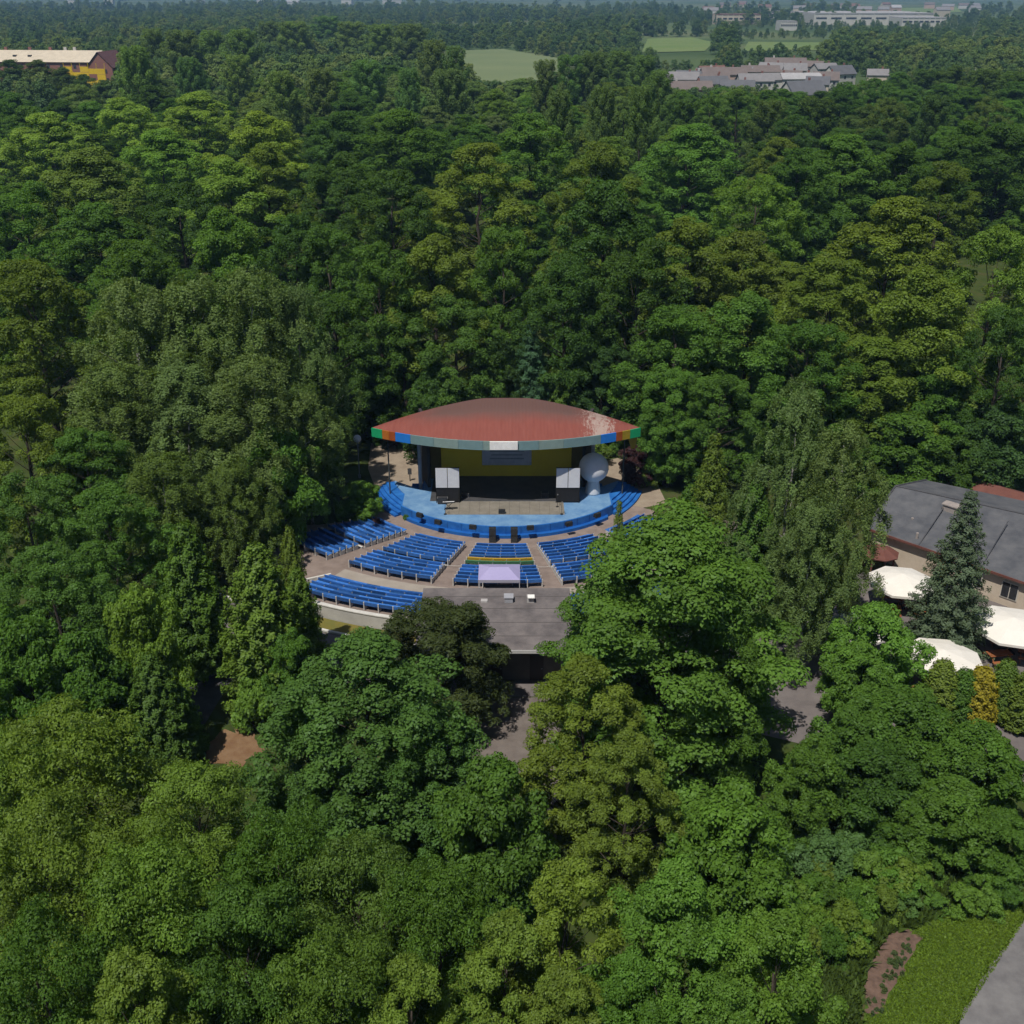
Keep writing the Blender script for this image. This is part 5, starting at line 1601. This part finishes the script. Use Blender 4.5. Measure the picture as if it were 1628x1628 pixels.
house(1200, 590, 22, 10, 8, 4, .1, 'white', 'grey', 'white house with a grey roof in the middle of the row', 4, 1)
house(1208, 640, 26, 11, 9.5, 3.5, .0, 'cream', 'brown', 'wide cream house with brown roof in the back row', 5, 2)
house(1248, 690, 30, 12, 10.5, 4, -.05, 'cream', 'brown', 'tall pale apartment house standing above the row', 6, 2)
house(1235, 600, 22, 10, 8, 3.5, .15, 'white', 'grey', 'white terraced house left of the slate roof', 4, 1)
house(1276, 520, 22, 16, 7.5, 6.5, .35, 'white', 'slate', 'big slate-roofed house with a pale gable at the right of the row', 4, 1)
house(1272, 600, 26, 10, 8.5, 3, .1, 'white', 'light', 'long white house behind the slate-roofed one', 6, 1)
house(1300, 570, 14, 10, 8, 4, -.3, 'cream', 'slate', 'narrow cream house at the right end of the row', 3, 1)
house(1335, 640, 20, 11, 8, 5, .5, 'white', 'slate', 'white gabled house with dark roof, apart from the row', 3, 1)
house(1395, 650, 14, 9, 6.5, 3.5, -.2, 'cream', 'grey', 'small grey-roofed house right of the gabled one', 3, 1)
house(1558, 660, 22, 10, 7.5, 2.5, .1, 'white', 'light', 'white house near the right edge, left of the longer one', 5, 1)
house(1612, 650, 28, 11, 8.5, 2.5, -.05, 'white', 'light', 'long white house at the right edge', 6, 1)
house(828, 520, 20, 9, 8.5, 5.0, .55, 'grey', 'grey', 'lone steep grey-roofed house in front of the pale field', 3, 1)
for i in range(12):
    house(R1.uniform(1065, 1320), R1.uniform(560, 700), R1.uniform(14, 22), 9, R1.uniform(6, 8.5), R1.uniform(3, 4.5), R1.uniform(-.6, .6), R1.choice(['white', 'cream', 'grey', 'pink']), R1.choice(['slate', 'brown', 'grey', 'grey', 'red']), 'small terraced house among the distant row', 3, 1, group='small houses in the distant row')
# long pale-roofed building upper left, its end in yellow scaffold
Xb = (75 - 814) / FPX * px_of(0, 610, 14)[2]
tb = thing('tenement_building', 'long building with a pale roof in the upper left', 'building', (Xb - 12, 612, 0), -.10)
hw, wd, dd = 14.5, 84, 22
k = MB(); k.box((0, 0, hw / 2), (wd, dd, hw))
k.poly([(wd / 2, -dd / 2, hw), (wd / 2, dd / 2, hw), (wd / 2, 0, hw + 4.6)]); k.build('wall', wm('brick'), tb)
k = MB(); a, b = wd / 2 + .3, dd / 2 + .7
k.mesh_([(-a, -b, hw - .2), (a, -b, hw - .2), (a, b, hw - .2), (-a, b, hw - .2), (-a, 0, hw + 4.8), (a, 0, hw + 4.8)], [(0, 1, 5, 4), (2, 3, 4, 5), (3, 0, 4), (0, 3, 2, 1)])
tr = k.build('roof', rm('pale'), tb)
for x in (-22, -15, -2, 6):
    k = MB(); k.box((x, -dd * .27, hw + 2.4), (1.6, 1.6, .9)); k.build('skylight', WIN, tr)
for x in (-25, -10, 3, 14, 22, 27):
    k = MB(); k.box((x, 1.2, hw + 4.9), (1.5, 1.0, 2.6)); k.build('chimney', wm('brick' if x < 20 else 'white'), tr)
for f in range(4):
    for i in range(12):
        k = MB(); k.box((-wd / 2 + wd * (i + .5) / 12, -dd / 2 - .04, 2 + 3.4 * f), (1.5, .12, 1.9)); k.build('window', WIN, tb)
tb2 = thing('brick_building', 'dark brick house with a steep maroon roof at the end of the pale one', 'building', ((170 - 814) / FPX * px_of(0, 590, 14)[2], 592, 0), -.12)
k = MB(); k.box((0, 0, 6.5), (13, 20, 13))
k.poly([(-6.5, -10, 13), (6.5, -10, 13), (0, -10, 19.5)]); k.poly([(6.5, 10, 13), (-6.5, 10, 13), (0, 10, 19.5)])
k.build('wall', wm('brick'), tb2)
k = MB(); k.mesh_([(-7.2, -10.6, 12.6), (0, -10.6, 19.9), (7.2, -10.6, 12.6), (-7.2, 10.6, 12.6), (0, 10.6, 19.9), (7.2, 10.6, 12.6)], [(0, 1, 4, 3), (1, 2, 5, 4)]); k.build('roof', mat('maroon_tiles', (.11, .055, .06), (.15, .075, .075), .6), tb2)
for i, (x, z) in enumerate([(-3.5, 3), (0, 3), (3.5, 3), (-3.5, 7), (0, 7), (3.5, 7), (-3, 11), (3, 11)]):
    k = MB(); k.box((x, -10.05, z), (1.3, .12, 1.8)); k.build('window', WIN, tb2)
sc = thing('scaffold_netting', 'bright yellow scaffold boards along the end of the pale-roofed building', 'scaffold', ((138 - 814) / FPX * px_of(0, 580, 12)[2], 578, 0), -.12)
YS = mat('scaffold_yellow', (.62, .42, .01), (.70, .50, .03), .4, .7)
for i in range(6):
    k = MB(); k.tube([(-11 + i * 4.2, 0, 0), (-11 + i * 4.2, 0, 15)], .14, 6); k.build('standard', YS, sc)
for j in range(3):
    for i in range(5):
        if (i + 2 * j) % 5 == 0: continue
        k = MB(); k.box((-8.9 + i * 4.2, -.2, 7.0 + 2.6 * j - (.9 if i > 2 else 0)), (4.16, .1, 2.45)); k.build('netting_panel', YS, sc)

# industrial hall and scattered houses on the plain
def hall(px, Yd, wpx, d_, h_, label, rc='light', wc='white'):
    dpt = px_of(0, Yd, h_)[2]
    X = (px - 814) / FPX * dpt
    w_ = wpx / FPX * dpt
    o = thing('industrial_hall', label, 'hall', (X, Yd + d_ / 2, 0))
    k = MB(); k.box((0, 0, h_ / 2), (w_, d_, h_)); k.build('wall', wm(wc), o)
    n = 8
    k = MB()
    for i in range(n):
        k.box((-w_ / 2 + w_ * (i + .5) / n, 0, h_ + .6), (w_ / n - 1.2, d_ + 1, 1.2))
    k.build('roof', rm(rc), o)
    for i in range(n):
        k = MB(); k.box((-w_ / 2 + w_ * (i + .5) / n, -d_ / 2 - .1, h_ * .62), (w_ / n * .7, .3, 2.2)); k.build('window', WIN, o)
hall(1390, 1720, 190, 150, 15, 'long white industrial hall on the far plain')
hall(1470, 1640, 70, 60, 11, 'lower white hall at the right end of the industrial hall')
hall(1255, 1500, 26, 30, 10, 'small white works building left of the industrial hall')
hall(1175, 1750, 70, 40, 13, 'reddish-roofed works building on the far plain', 'red', 'cream')
for i in range(24):
    px = R1.uniform(1120, 1600); Yd = R1.uniform(2050, 3300)
    house(px, Yd, R1.uniform(16, 30), 11, R1.uniform(8, 13), 5, R1.uniform(-.5, .5), R1.choice(['white', 'cream', 'pink', 'white']), R1.choice(['red', 'brown', 'grey', 'light']), 'tiny pale house beyond the industrial hall', 0, 0, group='tiny houses on the far plain')
for i in range(8):
    px = R1.uniform(20, 720); Yd = R1.uniform(3500, 4600)
    house(px, Yd, R1.uniform(20, 40), 12, R1.uniform(12, 18), 5, R1.uniform(-.5, .5), 'white', 'light', 'tiny pale house on the horizon above the left wood', 0, 0, group='tiny houses on the horizon')

# ------------------------------------------------------------------ distant woods: one mass, nobody could count them
def far_crowns():
    res = []
    for i in range(3):
        P, N, S, T_, cs = lobed(201 + i, 15, 7.0, 1.0, 18, 8, 40, 2.3, 1.1, .30, fill=.35, prof=prof_dome, sflat=.9, flat=.9)
        res.append(bpy.data.objects.new('far_crown', leaf_mesh('far_crown_%d' % i, P, N, S, T_, .7, LEAF_FAR)))
    return res
rf_ = random.Random(31)
pts, scl = [], []
def far_ok(px, yy, x):
    if inpoly(x, yy, FIELD_P) or any(inpoly(x, yy, q) for q in MEADOW_P): return 0
    if yy < 560: lim = skyline(px) + 4
    elif 685 < px < 925: lim = None if yy > 870 else 400
    elif yy < 740 and 1040 < px < 1420: lim = 135 if yy < 700 else 96
    else: lim = None
    h = rf_.uniform(11, 17) * (1 + .28 * math.sin(x / 95 + yy / 60) * math.sin(yy / 75 - x / 210))
    if 1040 < px < 1300 and 500 < yy < 700: h = rf_.uniform(5, 9)
    if 1010 < px < 1140 and 735 < yy < 1300: return 0
    if 1170 < px < 1325 and 760 < yy < 1260: return 0 if rf_.random() < .8 else 6
    if 1120 < px < 1560 and 1200 < yy < 1720: h = rf_.uniform(5, 9)
    if 1370 < px < 1540 and yy > 1900: h = 6 if rf_.random() < .12 else 0
    if px > 1040 and yy > 1850: h = h if rf_.random() < .35 else 0
    if lim is not None:
        phi = PITCH + math.atan((lim - 814) / FPX)
        h = min(h, CAM_H - yy * math.tan(phi))
    if px < 200 and yy < 625:
        h = min(h, CAM_H - yy * math.tan(PITCH + math.atan((skyline(px) + 3 - 814) / FPX)))
        if yy > 540: h = 0
    return h if h > 3 else 0
yy = 450.0
while yy < 3000:
    st_ = 9.5 + (yy - 450) * .011
    half = yy * .53 + 20
    x = -half
    while x < half:
        x += st_ * rf_.uniform(.7, 1.35)
        y2 = yy + rf_.uniform(-.5, .5) * st_
        px, _, _ = px_of(x, y2, 10)
        # open strips on the plain
        if yy > 950 and math.sin(x / 330 + 1.3) * math.sin(y2 / 200 + x / 700) > .66: continue
        h = far_ok(px, y2, x)
        if h:
            pts.append((x, y2, 0.0)); scl.append(h / 15 * (1 + max(0, yy - 1500) / 6000))
    yy += st_ * 1.05
# woods on the far hills
for i in range(2600):
    x, y2 = rf_.uniform(-5200, 5200), rf_.uniform(5000, 8800)
    pts.append((x, y2, gz(x, y2) - 2)); scl.append(rf_.uniform(2.5, 4.5))
print('far trees', len(pts))
me = bpy.data.meshes.new('distant_wood')
me.from_pydata(pts, [], [])
a = me.attributes.new('sc', 'FLOAT', 'POINT')
a.data.foreach_set('value', scl)
dw = put('distant_wood', me)
tag(dw, 'distant woods merging into one mass across the plain and hills', 'woods', kind='stuff')
ng = bpy.data.node_groups.new('scatter', 'GeometryNodeTree')
ng.interface.new_socket('Geometry', in_out='INPUT', socket_type='NodeSocketGeometry')
ng.interface.new_socket('Geometry', in_out='OUTPUT', socket_type='NodeSocketGeometry')
gi, go_ = ng.nodes.new('NodeGroupInput'), ng.nodes.new('NodeGroupOutput')
ip = ng.nodes.new('GeometryNodeInstanceOnPoints')
jn = ng.nodes.new('GeometryNodeJoinGeometry')
for ob in far_crowns():
    oi = ng.nodes.new('GeometryNodeObjectInfo')
    oi.inputs['Object'].default_value = ob
    oi.inputs['As Instance'].default_value = True
    ng.links.new(oi.outputs['Geometry'], jn.inputs[0])
ng.links.new(jn.outputs[0], ip.inputs['Instance'])
ip.inputs['Pick Instance'].default_value = True
ri = ng.nodes.new('FunctionNodeRandomValue'); ri.data_type = 'INT'
ri.inputs['Min'].default_value = 0 if False else ri.inputs['Min'].default_value
for s in ri.inputs:
    if s.type == 'INT' and s.name == 'Min': s.default_value = 0
    if s.type == 'INT' and s.name == 'Max': s.default_value = 2
ng.links.new([s for s in ri.outputs if s.type == 'INT'][0], ip.inputs['Instance Index'])
rr2 = ng.nodes.new('FunctionNodeRandomValue'); rr2.data_type = 'FLOAT_VECTOR'
for s in rr2.inputs:
    if s.type == 'VECTOR' and s.name == 'Min': s.default_value = (0, 0, 0)
    if s.type == 'VECTOR' and s.name == 'Max': s.default_value = (0, 0, 6.283)
ng.links.new([s for s in rr2.outputs if s.type == 'VECTOR'][0], ip.inputs['Rotation'])
na = ng.nodes.new('GeometryNodeInputNamedAttribute'); na.data_type = 'FLOAT'; na.inputs['Name'].default_value = 'sc'
ng.links.new([s for s in na.outputs if s.name == 'Attribute' and s.enabled][0], ip.inputs['Scale'])
ng.links.new(gi.outputs[0], ip.inputs['Points'])
ng.links.new(ip.outputs[0], go_.inputs[0])
md = dw.modifiers.new('scatter', 'NODES'); md.node_group = ng

# ------------------------------------------------------------------ summer haze
hz_ = MB()
hz_.box((0, 60, 198), (23600, 24400, 404))
ho = hz_.build('haze', [])
ho.data.materials.clear()
hm = bpy.data.materials.new('haze')
hm.use_nodes = True
t = hm.node_tree
t.nodes.clear()
oo = t.nodes.new('ShaderNodeOutputMaterial')
pv = t.nodes.new('ShaderNodeVolumePrincipled')
pv.inputs['Color'].default_value = (.32, .58, 1.0, 1)
pv.inputs['Density'].default_value = .00014
pv.inputs['Anisotropy'].default_value = 0.0
t.links.new(pv.outputs[0], oo.inputs['Volume'])
ho.data.materials.append(hm)
tag(ho, 'thin blue summer haze over the whole landscape', kind='stuff')
